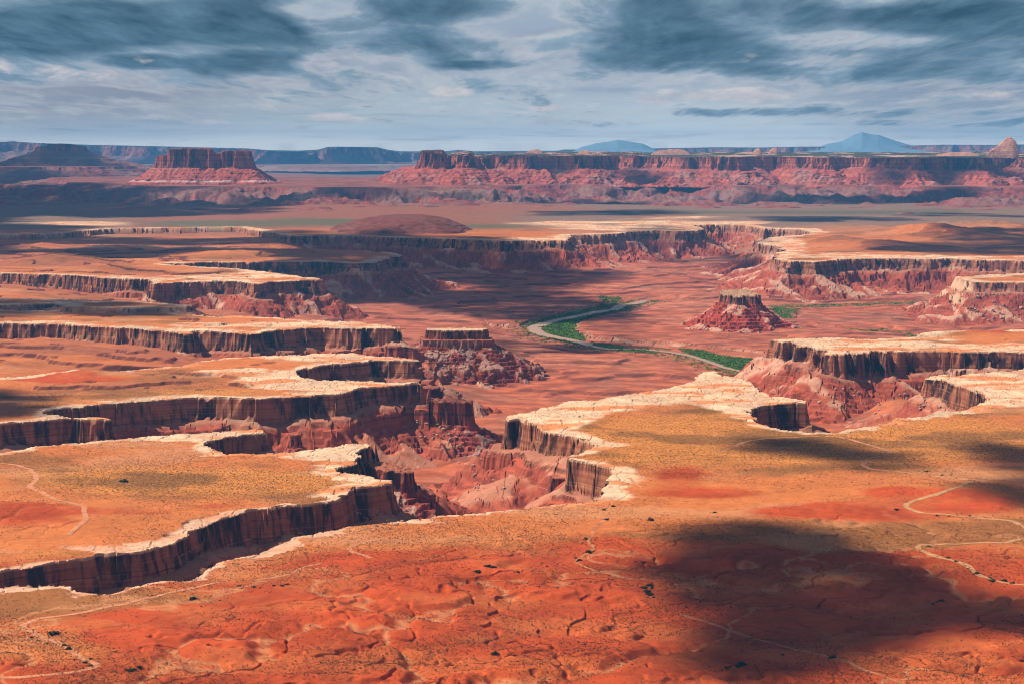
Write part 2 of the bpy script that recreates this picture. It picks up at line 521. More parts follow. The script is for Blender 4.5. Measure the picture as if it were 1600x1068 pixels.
# low ledges beside the river
plateau('river_ledge', "899,503 903,513 913,519 930,524 960,527 1000,530 1050,534 1100,538 1150,543 1200,549 1260,553 1300,548 1290,520 1250,512 1232,505 1240,492 1225,482 1190,478 1120,476 1060,478 1010,482 965,490 930,496", z=-512, cliff=8, wall=4, shelf=3, slope=0.5, warp=0.7, low=True)
plateau('river_ledge', "760,505 806,506 834,496 870,487 920,477 948,470 940,462 880,464 820,474 760,488", z=-511, cliff=8, wall=4, shelf=3, slope=0.5, warp=0.7, low=True)
plateau('river_ledge', "1240,499 1245,503 1280,507 1340,513 1400,519 1450,522 1500,518 1480,492 1400,484 1320,482 1265,486", z=-512, cliff=7, wall=4, shelf=3, slope=0.5, warp=0.7, low=True)

RIVER = P("""1010,470 992,475 972,477 962,484 940,487 907,494 875,500 850,506 834,512 838,519 855,525 882,530 907,535 925,541 950,546 985,546 1025,548 1050,551
 1082,557 1112,567 1137,576 1165,582 1200,590 1240,598""")
RIVER2 = P("1190,500 1215,490 1235,483 1275,479 1330,477 1400,475 1470,472")
RIVER3 = P("1310,512 1345,518 1380,523 1420,526")
rx1, ry1 = to_world(RIVER, -520)
rx2, ry2 = to_world(RIVER2, -520)
rx3, ry3 = to_world(RIVER3, -518)

FLOOR_PTS = P("""850,515 940,480 1150,575 1000,545 800,600 900,580 750,560 -300,905 0,905 150,905 300,890 450,840 600,820 700,740 720,690 700,640 650,610
 -300,705 0,695 120,695 250,690 450,695 560,680 -300,560 0,560 100,545 200,542 350,528 450,540 560,545 640,590
 -300,470 0,470 100,490 200,485 330,490 450,490 560,485 640,470 -300,400 0,405 200,405 400,392 500,440 640,430 800,425 950,400 1130,385 1185,366 1245,362 1060,400
 -300,378 0,380 200,376 400,372 1300,650 1450,620 1520,610 1600,590 1750,570 1250,600 1300,580 1500,575 1700,555 1300,460 1500,500 1450,450 1700,470 1150,430 1700,410
 850,800 900,760 920,735 800,740 1220,660 1180,660 -300,340 400,335 1200,335 1800,335""")
FLOOR_Z = [-520, -520, -520, -519, -512, -513, -510, -470, -478, -485, -490, -495, -500, -503, -505, -505, -500,
           -440, -445, -448, -462, -485, -498, -424, -425, -430, -434, -446, -463, -485, -502,
           -424, -430, -445, -450, -470, -490, -508, -515, -424, -426, -425, -425, -500, -515, -518, -516, -510, -470, -430, -515,
           -424, -424, -424, -424, -506, -480, -455, -440, -425, -505, -470, -440, -425, -519, -519, -510, -510, -519, -500,
           -500, -490, -465, -505, -490, -470, -402, -402, -402, -402]

NA = 1640
A0, A1 = -0.345, 0.345
S0, S1 = 1 / 1040.0, 1 / 75000.0


def floor_height(X, Y):
    px, py = project(X, Y, np.full_like(X, -480.0))
    num = np.zeros_like(X); den = np.zeros_like(X)
    for (qx, qy), z in zip(FLOOR_PTS, FLOOR_Z):
        ux, uy = unproj(qx, qy, z)
        gx, gy = project(float(ux), float(uy), -480.0)
        d2 = ((px - gx) / 60.0) ** 2 + ((py - gy) / 26.0) ** 2 + 0.08
        wgt = 1.0 / d2 ** 1.8
        num += wgt * z; den += wgt
    return num / den


print("terrain grid")
aa = np.linspace(A0, A1, NA)
# rows: about half a pixel apart, closer where far cliffs need it
KP = 2048.0 * 450
pxr = [KP * S0]
while pxr[-1] > KP * S1:
    r_ = KP / pxr[-1]
    pxr.append(pxr[-1] - (0.6 if r_ < 3500 else 0.42 if r_ < 5000 else 0.22 if r_ < 10600 else 0.45 if r_ < 14000 else 1.0))
pxr[-1] = KP * S1
ss = np.array(pxr) / KP
NR = len(ss)
rr = 1 / ss
AG, RG = np.meshgrid(aa, rr)
X = (RG * np.sin(AG)).astype(np.float32)
Y = (RG * np.cos(AG)).astype(np.float32)


def coarse(fn, k=6):
    """evaluate a slow smooth function on every k-th grid node and interpolate"""
    ia = np.unique(np.r_[np.arange(0, NA, k), NA - 1]); ir = np.unique(np.r_[np.arange(0, NR, k), NR - 1])
    v = fn(X[np.ix_(ir, ia)].astype(np.float64), Y[np.ix_(ir, ia)].astype(np.float64))
    tmp = np.stack([np.interp(np.arange(NA), ia, row) for row in v])
    j = np.searchsorted(ir, np.arange(NR), side='right') - 1
    j = np.clip(j, 0, len(ir) - 2)
    t = ((np.arange(NR) - ir[j]) / (ir[j + 1] - ir[j]))[:, None]
    return (tmp[j] * (1 - t) + tmp[j + 1] * t).astype(np.float32)


def blob_field(items, X, Y, z=-400.0):
    px, py = project(X, Y, np.full_like(X, z))
    s = np.zeros_like(X)
    for (x, y, sx, sy, wt) in items:
        s += wt * np.exp(-(((px - x) / sx) ** 2 + ((py - y) / sy) ** 2))
    return s


Fl = coarse(floor_height)
# shared noise
nA = fbm(X, Y, 420, 5, seed=1)
nB = fbm(X, Y, 110, 4, seed=2)
nC = fbm(X, Y, 28, 3, seed=3)
nE = fbm(X, Y, 900, 4, seed=5)
scallop = billow(X, Y, 75, 3, seed=4)
cellA, jointA = cells(X + nB * 8, Y + nC * 8, 26, 1, 1.3)
cellB, jointB = cells(X + nA * 30, Y + nB * 30, 85, 2, 1.3)
cellC, jointC = cells(X * 0.9 + nB * 10, Y + nB * 10, 17, 3, 1.8)

# basin floor: low benches with small scarps
bench = fbm(X, Y, 700, 5, seed=6) * 14
stepped = stair(bench + 40, 5.0, 0.86) - 40
basin = sstep(Fl, -480, -505)
Fl = Fl + (stepped * 1.1) * (0.35 + 0.65 * basin) + nB * 1.6
rd1 = line_dist(rx1, ry1, X + nB * 18, Y + nB * 40)
rd2 = np.minimum(line_dist(rx2, ry2, X + nB * 18, Y + nB * 60), line_dist(rx3, ry3, X, Y + nB * 50))
gorge = sstep(rd1 + nA * 60, 95, 150)
Fl = np.where(Y < 9000, Fl * gorge + (1 - gorge) * np.minimum(Fl, -520.5 + nC), Fl)
Fl = Fl - (1 - sstep(rd2 + nA * 50, 70, 120)) * 8

H = Fl.copy()
TOPZ = np.full_like(H, -400.0)
DRIM = np.full_like(H, 9999.0)          # distance behind the nearest rim (inside a plateau)
WHICH = np.zeros(H.shape, np.int8)      # 0 floor, 1 plateau top, 2 wall or talus
TDEP = np.zeros_like(H)
CONE = np.zeros_like(H)


def talus_profile(d, x, y, T, cliff, wall, slope, shelf, k, seed):
    """height of the cliff and talus at distance d outside a rim"""
    fan = sstep(fbm(x + 0.45 * y, y, 75, 3, seed=seed + 1, stretch=0.4), 0.0, 0.4)
    cl = cliff * (0.95 + 0.40 * fbm(x, y, 240, 3, seed=seed + 3)) * (1 - 0.14 * fan)
    d1 = np.maximum(d, 0)
    z = T - 3.0 * sstep(d1, 0, 1.5 * k)
    t = np.clip((d1 - 1.0 * k) / (wall * k), 0, 1)
    mid = 0.5 + 0.22 * fbm(x, y, 130, 2, seed=seed + 5)
    tier = mid * sstep(t, 0, 0.28) + (1 - mid) * (0.15 * sstep(t, 0.28, 0.6) + 0.85 * sstep(t, 0.62, 1.0))
    one = t ** 0.8
    wtier = sstep(fbm(x, y, 320, 2, seed=seed + 6), -0.25, 0.15)
    z = z - (cl - 3.0) * (one * (1 - wtier) + tier * wtier)
    dt = np.maximum(d1 - (1.0 + wall) * k, 0)
    flat_ = np.minimum(dt, shelf * (0.6 + 0.8 * (1 - fan)))
    run = np.maximum(dt - flat_, 0)
    drop = flat_ * 0.25 + run * slope * (1 + 0.14 * (0.5 - fan)) * (1 - 0.28 * sstep(run, 40, 220))
    led = stair(drop + fbm(x, y, 50, 2, seed=seed + 8) * 7, 10.0, 0.66)
    lw = (1 - fan) * (0.05 + 0.75 * sstep(fbm(x, y, 140, 2, seed=seed + 9), 0.05, 0.3))
    drop = np.where(drop > 0, drop * (1 - lw) + led * lw, 0)
    r0 = 14 + 9 * fbm(x, y, 70, 2, seed=seed + 12)
    two = sstep(fbm(x, y, 300, 2, seed=seed + 13), -0.05, 0.15) * (1 - 0.8 * fan)
    drop = drop + np.where(run > 0, 17 * two * sstep(run, r0, r0 + 5 * k), 0)
    return z - drop, drop, fan


for ip, pl in enumerate(PLATEAUS):
    qx, qy = to_world(pl['pts'], pl['z'])
    r0 = max(1100, np.hypot(qx, qy).min() - 520); r1 = np.hypot(qx, qy).max() + 520
    rows = np.where((rr >= r0) & (rr <= r1))[0]
    if len(rows) == 0:
        continue
    sl = slice(rows[0], rows[-1] + 1)
    x, y = X[sl], Y[sl]
    k = np.clip(RG[sl] / 4200.0, 0.8, 2.0).astype(np.float32)
    kw = pl['warp'] * np.clip(RG[sl] / 3200.0, 0.75, 1.5).astype(np.float32)
    wx = nB[sl] * 9 * kw + nA[sl] * 10 * kw
    wy = np.roll(nB[sl], 37, 1) * 14 * kw
    d = poly_sdf(qx, qy, x + wx, y + wy)
    d = d + (scallop[sl] - 0.3) * 8 * sstep(nA[sl], -0.15, 0.3) * kw + nC[sl] * 2.5 * kw + (cellA[sl] - 0.5) * 8 * kw + (cellB[sl] - 0.5) * 16 * kw * sstep(nA[sl], 0.25, -0.15)
    T = pl['z'] + np.where(d < 0, np.minimum(-d, 400) * 0.004, 0) + nC[sl] * 0.5
    z, drop, fan = talus_profile(d, x, y, T, pl['cliff'], pl['wall'], pl['slope'], pl['shelf'], k, ip * 1.7)
    if pl['low']:
        T = T + bench[sl] * 0.12 + nB[sl] * 1.5
    z = np.where(d < 0, T, z)
    up = z > H[sl]
    H[sl] = np.where(up, z, H[sl])
    TOPZ[sl] = np.where(up | ((d < 60) & (d > 0) & (WHICH[sl] != 1)), pl['z'], TOPZ[sl])
    DRIM[sl] = np.where(up & (d < 0), np.minimum(-d, 9999), np.where(up, 0, DRIM[sl]))
    WHICH[sl] = np.where(up, np.where(d < 0, 0 if pl['low'] else 1, 2), WHICH[sl])
    TDEP[sl] = np.where(up, drop, TDEP[sl])
    CONE[sl] = np.where(up, fan, CONE[sl])

# relief on the plateau tops: red hummocks near the viewer, soft swells elsewhere
topm = (WHICH == 1).astype(np.float32)
back = sstep(DRIM, 40, 260)
near = sstep(Y, 2350, 1900)
hum = fbm(X, Y, 330, 5, seed=11, stretch=1.15)
ridge = 1 - np.abs(fbm(X, Y, 260, 4, seed=12)) * 1.7
relief_near = hum * 9 + np.clip(ridge, -0.4, 1) * 3 + nB * 3 + fbm(X, Y, 40, 3, seed=20) * 1.5
relief_near = relief_near + (stair(relief_near + 60, 7.0, 0.80) - relief_near - 60) * 0.55 * sstep(fbm(X, Y, 500, 2, seed=14), 0.0, 0.3)
gull = billow(X * 1.0, Y * 0.8, 60, 3, seed=13)
drain = np.abs(fbm(X, Y * 0.9, 300, 5, seed=16))
drain2 = np.abs(fbm(X, Y * 0.9, 95, 4, seed=17))
relief_near = relief_near - (0.3 - np.minimum(gull, 0.3)) * 4 - (1 - sstep(drain, 0, 0.10)) * 5 - (1 - sstep(drain2, 0, 0.07)) * 2.8
scarp = stair(fbm(X, Y, 420, 5, seed=18) * 30 + 60, 6.0, 0.93) - 60 - fbm(X, Y, 420, 5, seed=18) * 30
relief_near = relief_near + scarp * 0.4 * sstep(fbm(X, Y, 260, 3, seed=19), 0.02, 0.25)
way = np.full_like(X, 1e9)
for s_ in WAYS:
    wx_, wy_ = to_world(P(s_), ZR)
    way = np.minimum(way, line_dist(wx_, wy_, X, Y))
calm = 0.12 + 0.88 * sstep(way, 6, 80)
H += topm * back * near * relief_near * calm
H += topm * back * (1 - near) * (hum * 4.0 + nA * 3.0)
slabs = stair((nB + 1) * 6 + nC * 1.2, 1.5, 0.8) - 6 + (cellA - 0.5) * 2.2 + (cellC - 0.5) * 1.2
# red knolls that stand on the plateaus (photo x, y, half width m, half depth m, height)
for (kx, ky, ax, ay, hh) in [(1305, 381, 150, 260, 26), (1445, 366, 230, 330, 36), (1500, 370, 170, 300, 24), (1390, 385, 190, 260, 18), (1540, 358, 300, 600, 34),
                             (1345, 356, 260, 500, 18), (60, 462, 240, 160, 14), (160, 421, 110, 120, 18), (80, 408, 170, 150, 24), (190, 384, 160, 260, 24), (60, 378, 200, 240, 18), (40, 580, 110, 60, 9),
                             (140, 586, 100, 60, 8), (330, 600, 40, 24, 6), (1530, 523, 120, 60, 9), (120, 533, 160, 60, 7), (380, 545, 130, 60, 8), (480, 398, 260, 230, 22), (330, 398, 200, 200, 10), (600, 400, 60, 80, 10),
                             (20, 800, 70, 60, 9), (120, 820, 60, 40, 5), (1330, 790, 70, 40, 4), (1500, 770, 90, 60, 7)]:
    cx, cy = unproj(kx, ky, -400.0)
    e = ((X - cx) / ax) ** 2 + ((Y - cy) / ay) ** 2
    bump = np.exp(-e * 1.4) * hh * (1 + 0.35 * nB)
    H += np.where(e < 4, bump, 0) * (WHICH != 2)
# thin broken ledges across the farther bench tops
led_n = fbm(X, Y, 760, 6, gain=0.55, seed=22, stretch=1.2) * 20 + 60
led_s = stair(led_n, 7.0, 0.90)
led_w = sstep(Y, 2850, 3500) * sstep(Y, 9500, 8200) * np.where(X < 0, 1.0, 0.35) * (WHICH != 2) * np.where(WHICH == 1, sstep(DRIM, 40, 160), 1 - basin)
H += (led_s - led_n * 0.6 - 24) * led_w * 0.8
led_e = sstep(np.abs(np.gradient(led_s, axis=0)), 0.5, 2.0) * led_w
far_w = sstep(Y, 9600, 11500)
H += far_w * (fbm(X, Y, 2400, 4, seed=21) * 9)
H += nC * 0.5

# ------------------------------------------------------------------ ground colours (what the ground is made of)
C_SLICK = np.array([0.59, 0.375, 0.235]); C_GRASS = np.array([0.52, 0.190, 0.042]); C_RED = np.array([0.37, 0.056, 0.013])
C_TAN = np.array([0.47, 0.138, 0.038]); C_BASIN = np.array([0.33, 0.088, 0.044]); C_TRED = np.array([0.33, 0.070, 0.036]); C_TGREY = np.array([0.46, 0.24, 0.16])
C_FAR = np.array([0.20, 0.115, 0.075]); C_SAGE = np.array([0.125, 0.098, 0.052]); C_PINK = np.array([0.40, 0.145, 0.08]); C_OLIVE = np.array([0.21, 0.086, 0.024])


def lerp(a, b, t):
    return a + (b - a) * t[..., None]


red_w = blob_field([(1060, 742, 60, 18, .9), (1100, 772, 120, 10, .8), (1300, 800, 160, 14, .8), (640, 870, 170, 22, .4), (950, 850, 200, 40, .3),
                    (1480, 790, 150, 26, .8), (1560, 860, 160, 40, .5), (640, 840, 60, 10, .5), (30, 810, 90, 22, .8), (200, 800, 140, 8, .6), (330, 790, 60, 6, .5), (110, 830, 40, 20, .3),
                    (60, 588, 90, 7, .9), (150, 594, 90, 5, .7), (300, 548, 140, 6, .9), (150, 550, 100, 5, .6), (1540, 523, 60, 3, .9), (1390, 770, 40, 8, .6), (250, 990, 140, 40, .25),
                    (60, 980, 130, 60, -.5), (430, 895, 150, 20, -.5), (150, 935, 150, 18, -.5), (600, 835, 160, 12, -.35), (270, 930, 100, 20, -.4), (1180, 880, 200, 60, .3), (1500, 1040, 120, 24, .1)], X, Y)
red_w = red_w + 0.88 * sstep(Y, 2080, 1860) + 0.32 * fbm(X, Y, 190, 5, seed=30, stretch=1.3) * sstep(Y, 2300, 2000)
grass_w = blob_field([(1180, 680, 280, 50, 1.0), (1450, 690, 200, 40, .9), (1000, 700, 110, 40, .5), (250, 750, 230, 30, 1.0), (470, 755, 90, 16, .8), (80, 865, 80, 10, .6), (60, 970, 90, 40, .4),
                      (300, 610, 200, 10, .8), (80, 625, 120, 16, .6), (250, 560, 140, 8, .5), (420, 715, 40, 6, .3), (350, 480, 200, 8, .7), (200, 925, 160, 12, .3), (1250, 640, 120, 14, .5), (430, 900, 100, 12, .3)], X, Y)
sage_w = blob_field([(520, 347, 160, 7, .9), (300, 350, 160, 6, .7), (1000, 333, 160, 4, .9), (1350, 332, 220, 6, .8), (450, 382, 170, 14, .5), (50, 640, 70, 12, .6), (170, 582, 70, 6, .6), (740, 355, 120, 5, .8), (900, 372, 60, 4, .5),
                     (1190, 350, 120, 5, .4), (1350, 385, 120, 10, .3)], X, Y)
pale_w = blob_field([(960, 350, 160, 4, 1.1), (120, 350, 120, 5, .8), (50, 298, 90, 6, .7), (480, 290, 120, 4, .6), (1100, 625, 120, 26, .5), (950, 335, 200, 3, .3), (420, 590, 120, 14, .45), (360, 578, 70, 8, .4), (1560, 600, 60, 18, .5), (480, 715, 70, 16, .45),
                     (830, 655, 30, 12, .8), (870, 662, 50, 16, .8), (905, 690, 30, 14, .7), (935, 745, 22, 30, .5), (900, 648, 60, 12, .8), (960, 632, 60, 11, .8), (1030, 617, 60, 13, .8), (1100, 598, 60, 16, .9), (1150, 625, 60, 22, .7),
                     (1195, 650, 20, 14, .7), (1540, 622, 60, 18, .9), (1570, 598, 60, 16, .8), (1470, 645, 40, 6, .6), (1600, 625, 60, 16, .7), (1270, 537, 60, 9, .8), (1380, 537, 90, 9, .8), (1480, 539, 100, 8, .7), (1590, 540, 70, 6, .7),
                     (560, 605, 90, 12, .9), (470, 600, 70, 12, .7), (610, 557, 60, 5, .8), (500, 558, 90, 6, .7), (540, 563, 60, 5, .7), (520, 705, 60, 10, .9), (575, 748, 50, 9, .9), (470, 708, 70, 8, .7), (250, 684, 60, 6, .7), (370, 680, 50, 7, .7),
                     (500, 507, 130, 5, .8), (350, 508, 90, 5, .7), (100, 503, 120, 3, .6), (430, 428, 70, 6, .8), (350, 432, 80, 6, .7), (200, 432, 80, 3, .6), (300, 412, 60, 3, .7), (1300, 399, 170, 4, 1.0), (1500, 401, 150, 3, .9),
                     (1232, 382, 30, 10, 1.0), (1240, 361, 40, 4, .9), (975, 357, 120, 4, 1.0), (820, 373, 90, 2.5, .9), (1150, 349, 60, 2, .8), (1540, 430, 60, 5, .9), (170, 855, 110, 7, .9), (300, 685, 60, 5, .6), (780, 800, 90, 5, .5), (660, 815, 60, 4, .6), (1060, 342, 120, 3, .5)], X, Y)

mixn = nA * 0.22 + nB * 0.16
C = np.empty(X.shape + (3,), np.float32)
C[:] = C_TAN
C = lerp(C, C_OLIVE, 0.75 * sstep(fbm(X, Y, 330, 6, seed=37, stretch=1.3), 0.0, 0.36))
C = lerp(C, np.array([0.46, 0.20, 0.09]), 0.6 * sstep(fbm(X, Y, 260, 5, seed=38, stretch=1.8), 0.08, 0.45))
C = lerp(C, C_GRASS, 0.85 * sstep(grass_w + mixn, 0.35, 0.8))
C = lerp(C, C_OLIVE, 0.8 * sstep(fbm(X, Y, 200, 6, seed=39, stretch=1.4), 0.0, 0.34) * sstep(grass_w, 0.2, 0.5))
C = lerp(C, lerp(C_RED * (1 + 0.35 * nB[..., None]), np.array([0.44, 0.110, 0.030]), 0.6 * sstep(fbm(X, Y, 150, 5, seed=41, stretch=1.5), -0.05, 0.35)), sstep(red_w + mixn * 1.2, 0.38, 0.72))
C = lerp(C, np.array([0.50, 0.20, 0.085]), 0.7 * (1 - sstep(drain, 0.0, 0.035)) * near)
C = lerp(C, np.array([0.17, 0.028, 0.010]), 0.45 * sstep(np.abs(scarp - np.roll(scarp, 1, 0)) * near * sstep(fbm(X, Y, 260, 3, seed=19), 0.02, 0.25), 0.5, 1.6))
C = lerp(C, C_SAGE, 0.75 * sstep(sage_w + mixn, 0.35, 0.8))
inner = led_w * sstep(DRIM, 60, 320)
C = lerp(C, np.array([0.30, 0.088, 0.042]), 0.8 * inner * sstep(fbm(X, Y, 640, 5, seed=44, stretch=1.5), -0.28, 0.15))
C = lerp(C, C_OLIVE, 0.5 * inner * sstep(fbm(X, Y, 420, 5, seed=45, stretch=1.8), 0.05, 0.35))
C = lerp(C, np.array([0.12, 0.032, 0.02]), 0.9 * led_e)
# bare pale rock along the rims
wide = 4 + 42 * sstep(fbm(X, Y, 420, 4, seed=31), -0.1, 0.5) + np.clip(RG / 150, 6, 60)
wide = wide * np.where(Y < 2300, 0.6, 1.0) * np.where(pale_w > 0.25, 1.7, 1.0)
sl_w = (1 - sstep(DRIM + nB * 26 + nC * 8, wide * 0.55, wide * 1.05)) * topm
sl_w = np.maximum(sl_w, sstep(pale_w + mixn * 1.8, 0.48, 0.74) * topm)
slick = C_SLICK * (1 + 0.12 * nC[..., None])
crack = np.maximum(1 - sstep(jointA, 0.5, 2.2), 0.7 * (1 - sstep(jointC, 0.4, 1.4))) * sstep(nB + 0.5 * nA, -0.35, 0.25)
slick = slick * (0.86 + 0.14 * cellA + 0.20 * cellB + 0.35 * nB)[..., None]
slick = lerp(slick, np.array([0.22, 0.10, 0.055]), crack * 0.22)
slick = lerp(slick, C_TAN * 1.15, 0.85 * sstep(fbm(X, Y, 130, 6, seed=40, stretch=2.2), 0.02, 0.30))
front_rim = sstep(Y, 2300, 2100)
slick = lerp(slick, np.array([0.60, 0.33, 0.21]), front_rim * 0.7)
C = lerp(C, slick, sl_w)
H += sl_w * (slabs * 0.40 - 0.9 * (1 - sstep(jointA, 0.3, 1.6)))
# walls' ledges and talus
tal = (WHICH == 2)
fin = fbm(X, Y, 24, 3, seed=33)
ct = lerp(np.broadcast_to(C_TRED, C.shape), C_TGREY, sstep(CONE * 0.9 + fin * 0.5, 0.5, 0.95))
band = 0.5 + 0.5 * np.sin((TDEP + nB * 2) * 0.75)
ct = lerp(ct, np.array([0.36, 0.105, 0.05]), 0.6 * sstep(Y, 4200, 3300) * CONE)
ct = ct * (0.60 + 0.60 * band * (1 - CONE) + 0.42 * CONE)[..., None]
shelfm = (TDEP < 6)
ct = np.where(shelfm[..., None], ct * 0.6 + np.array([0.36, 0.22, 0.14]) * 0.4, ct)
C = np.where(tal[..., None], ct, C)
# basin floor
fl = (WHICH == 0)
pk = sstep(nA + nE * 0.7, -0.1, 0.5)
cf = lerp(np.broadcast_to(C_BASIN, C.shape), C_PINK, pk * 0.5)
cf = lerp(cf, np.array([0.36, 0.085, 0.035]), sstep(Y, 5200, 3300) * 0.75)
cf = lerp(cf, np.array([0.17, 0.10, 0.07]), 0.35 * sstep(fbm(X, Y, 300, 7, gain=0.62, seed=35, stretch=0.7), 0.08, 0.4))
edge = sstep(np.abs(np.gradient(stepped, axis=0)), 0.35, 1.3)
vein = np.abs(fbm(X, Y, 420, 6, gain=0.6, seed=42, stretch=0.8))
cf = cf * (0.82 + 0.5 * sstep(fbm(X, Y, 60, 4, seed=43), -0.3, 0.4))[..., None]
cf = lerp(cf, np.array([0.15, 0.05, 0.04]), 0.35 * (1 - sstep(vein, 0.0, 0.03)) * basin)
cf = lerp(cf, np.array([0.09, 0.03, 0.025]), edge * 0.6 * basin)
upland = sstep(Fl, -500, -455)
cf = lerp(cf, C * 1.0, upland * 0.8)
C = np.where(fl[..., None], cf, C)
# open plain under the far mesas
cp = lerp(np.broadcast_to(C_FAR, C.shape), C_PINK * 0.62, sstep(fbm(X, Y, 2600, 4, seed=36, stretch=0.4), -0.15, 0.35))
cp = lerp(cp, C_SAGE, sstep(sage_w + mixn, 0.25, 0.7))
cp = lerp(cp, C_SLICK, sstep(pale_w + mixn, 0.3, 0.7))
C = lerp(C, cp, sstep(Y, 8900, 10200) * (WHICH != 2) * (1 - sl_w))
VEG = topm * (1 - sl_w) * sstep(grass_w + 0.5 * sage_w + nA * 0.4, 0.05, 0.6) * sstep(Y, 1700, 2300)
C = np.clip(C, 0.01, 0.9)
WALL = 1 - topm * sstep(DRIM, 18, 45)
Hz = H.reshape(NR, NA)

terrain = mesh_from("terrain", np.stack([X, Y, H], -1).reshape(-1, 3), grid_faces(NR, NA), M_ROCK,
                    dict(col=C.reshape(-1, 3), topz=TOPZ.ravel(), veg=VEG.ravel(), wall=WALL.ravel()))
tag(terrain, "stepped canyon country with pale rimmed benches, dark cliffs and red floors", "terrain", kind="structure")


def ground(x, y):
    """height of the terrain mesh"""
    x = np.asarray(x, float); y = np.asarray(y, float)
    a = np.arctan2(x, y); r = np.hypot(x, y)
    u = np.clip((a - A0) / (A1 - A0) * (NA - 1), 0, NA - 1.001)
    v = np.clip(np.interp(-1 / r, -ss, np.arange(NR)), 0, NR - 1.001)
    i = u.astype(int); j = v.astype(int); fu = u - i; fv = v - j
    return (Hz[j, i] * (1 - fu) + Hz[j, i + 1] * fu) * (1 - fv) + (Hz[j + 1, i] * (1 - fu) + Hz[j + 1, i + 1] * fu) * fv


def sample(A, x, y):
    a = np.arctan2(x, y); r = np.hypot(x, y)
    i = np.clip(np.rint((a - A0) / (A1 - A0) * (NA - 1)), 0, NA - 1).astype(int)
    j = np.clip(np.rint(np.interp(-1 / r, -ss, np.arange(NR))), 0, NR - 1).astype(int)
    return A[j, i]


def hit(px, py, z0=-400.0):
    """point of the ground seen at a photo pixel: walk the ray"""
    dx = (px - 800) / F; du = (534 - py) / F
    dy = CP + du * SP; dz = -SP + du * CP
    t = np.linspace(1200, 16000, 9000)
    z = ground(dx * t, dy * t)
    k = np.argmax(dz * t <= z)
    t = t[k] if (dz * t <= z).any() else z0 / dz
    return dx * t, dy * t, float(ground(dx * t, dy * t))


# ------------------------------------------------------------------ free standing rock: mesas, buttes, towers
def polar_patch(px0, px1, r0, r1, na, nr):
    a = np.arctan((np.linspace(px0, px1, na) - 800) / F / CP)
    s = np.linspace(1 / r0, 1 / r1, nr)
    A, Rr = np.meshgrid(a, 1 / s)
    return (Rr * np.sin(A)).astype(np.float32), (Rr * np.cos(A)).astype(np.float32), Rr.astype(np.float32)


def at_r(pts):
    """(photo x, ground distance) -> world"""
    a = np.array(pts, float)
    return (a[:, 0] - 800) / F / CP * a[:, 1], a[:, 1]


def zpix(y, r):
    """height of photo row y at distance r"""
    du = (534 - y) / F
    return (-SP + du * CP) / (CP + du * SP) * r


def px_of(X, Y):
    return 800 + F * CP * X / Y


def emit_rock(name, X, Y, Z, col, topz, mat, label, cat, kind=None, capmask=None, names=('caprock', 'talus_slope'), base=None, group=None, labels=(None, None), wall=1.0):
    """mesh from a patch; faces buried in the ground are dropped. With capmask the thing gets two parts."""
    nr, na = X.shape
    g = ground(X, Y) if base is None else base
    vis = Z > g - 2.5
    f = grid_faces(nr, na)
    vf = vis.ravel()[f].any(1)
    f = f[vf]
    V = np.stack([X, Y, Z], -1).reshape(-1, 3)
    at = dict(col=col.reshape(-1, 3), topz=np.broadcast_to(topz, Z.shape).ravel(), wall=np.broadcast_to(wall, Z.shape).ravel())
    if capmask is None:
        v, ff, a = compact(V, f, at)
        o = mesh_from(name, v, ff, mat, a)
        return tag(o, label, cat, group, kind)
    root = bpy.data.objects.new(name, None)
    COL.objects.link(root)
    cm = capmask.ravel()[f].mean(1) > 0.5
    c0 = V[f[cm].ravel()].mean(0)
    root.location = (float(c0[0]), float(c0[1]), float(Z[vis].min()))
    tag(root, label, cat, group, kind)
    for part, m, lb in ((names[0], cm, labels[0]), (names[1], ~cm, labels[1])):
        if not m.any():
            continue
        v, ff, a = compact(V, f[m], at)
        o = mesh_from(part, v - np.array(root.location), ff, mat, a, parent=root)
        if lb: o["label"] = lb
    return root


def slope_cols(Z, X, Y, seed, red, grey, band, lam):
    gul = fbm(X, Y, lam, 4, seed=seed)
    b = 0.5 + 0.5 * np.sin((Z + gul * 6) * band) * np.sin((Z + 3) * band * 0.37)
    c = lerp(np.broadcast_to(np.array(red), Z.shape + (3,)), np.array(grey), sstep(gul, 0.0, 0.45))
    return c * (0.75 + 0.45 * b)[..., None]


# ---- the broad bench that carries the mesas
bx, by = at_r([(108, 15600), (118, 15250), (150, 15000), (200, 14750), (260, 14500), (330, 14300), (440, 14250), (520, 14100), (600, 13950), (680, 14410), (760, 14360), (800, 14510), (850, 14760), (930, 14860), (980, 15210),
               (1040, 14960), (1100, 14760), (1160, 14460), (1200, 14560), (1250, 14860), (1300, 14760), (1360, 14460), (1420, 14360), (1480, 14160), (1540, 13960), (1600, 13860), (1700, 13760), (1900, 13760), (1900, 18500), (108, 18500)])
Xb, Yb, Rb = polar_patch(-260, 1860, 10800, 19500, 1500, 300)
nb = fbm(Xb, Yb, 900, 5, seed=41); nb2 = fbm(Xb, Yb, 240, 4, seed=42)
db = poly_sdf(bx, by, Xb + nb * 120, Yb + nb * 260) + (billow(Xb, Yb, 420, 3, seed=43) - 0.3) * 260 + nb2 * 40
run = np.maximum(db - 30, 0)
spur = 1 - np.abs(fbm(Xb, Yb, 520, 3, seed=44)) * 1.8
drop1 = np.minimum(run, 330) * (0.21 + 0.08 * spur)
drop2 = np.maximum(run - 330, 0) * (0.020 + 0.012 * spur)
dz = drop1 + stair(drop2 + nb2 * 5 + 8, 9.0, 0.7) - 8 * 1.0
spurB = 1 - np.abs(fbm(Xb, Yb, 520, 5, seed=46, stretch=0.5)) * 2.4
spurC = 1 - np.abs(fbm(Xb, Yb, 210, 4, seed=47, stretch=0.4)) * 2.0
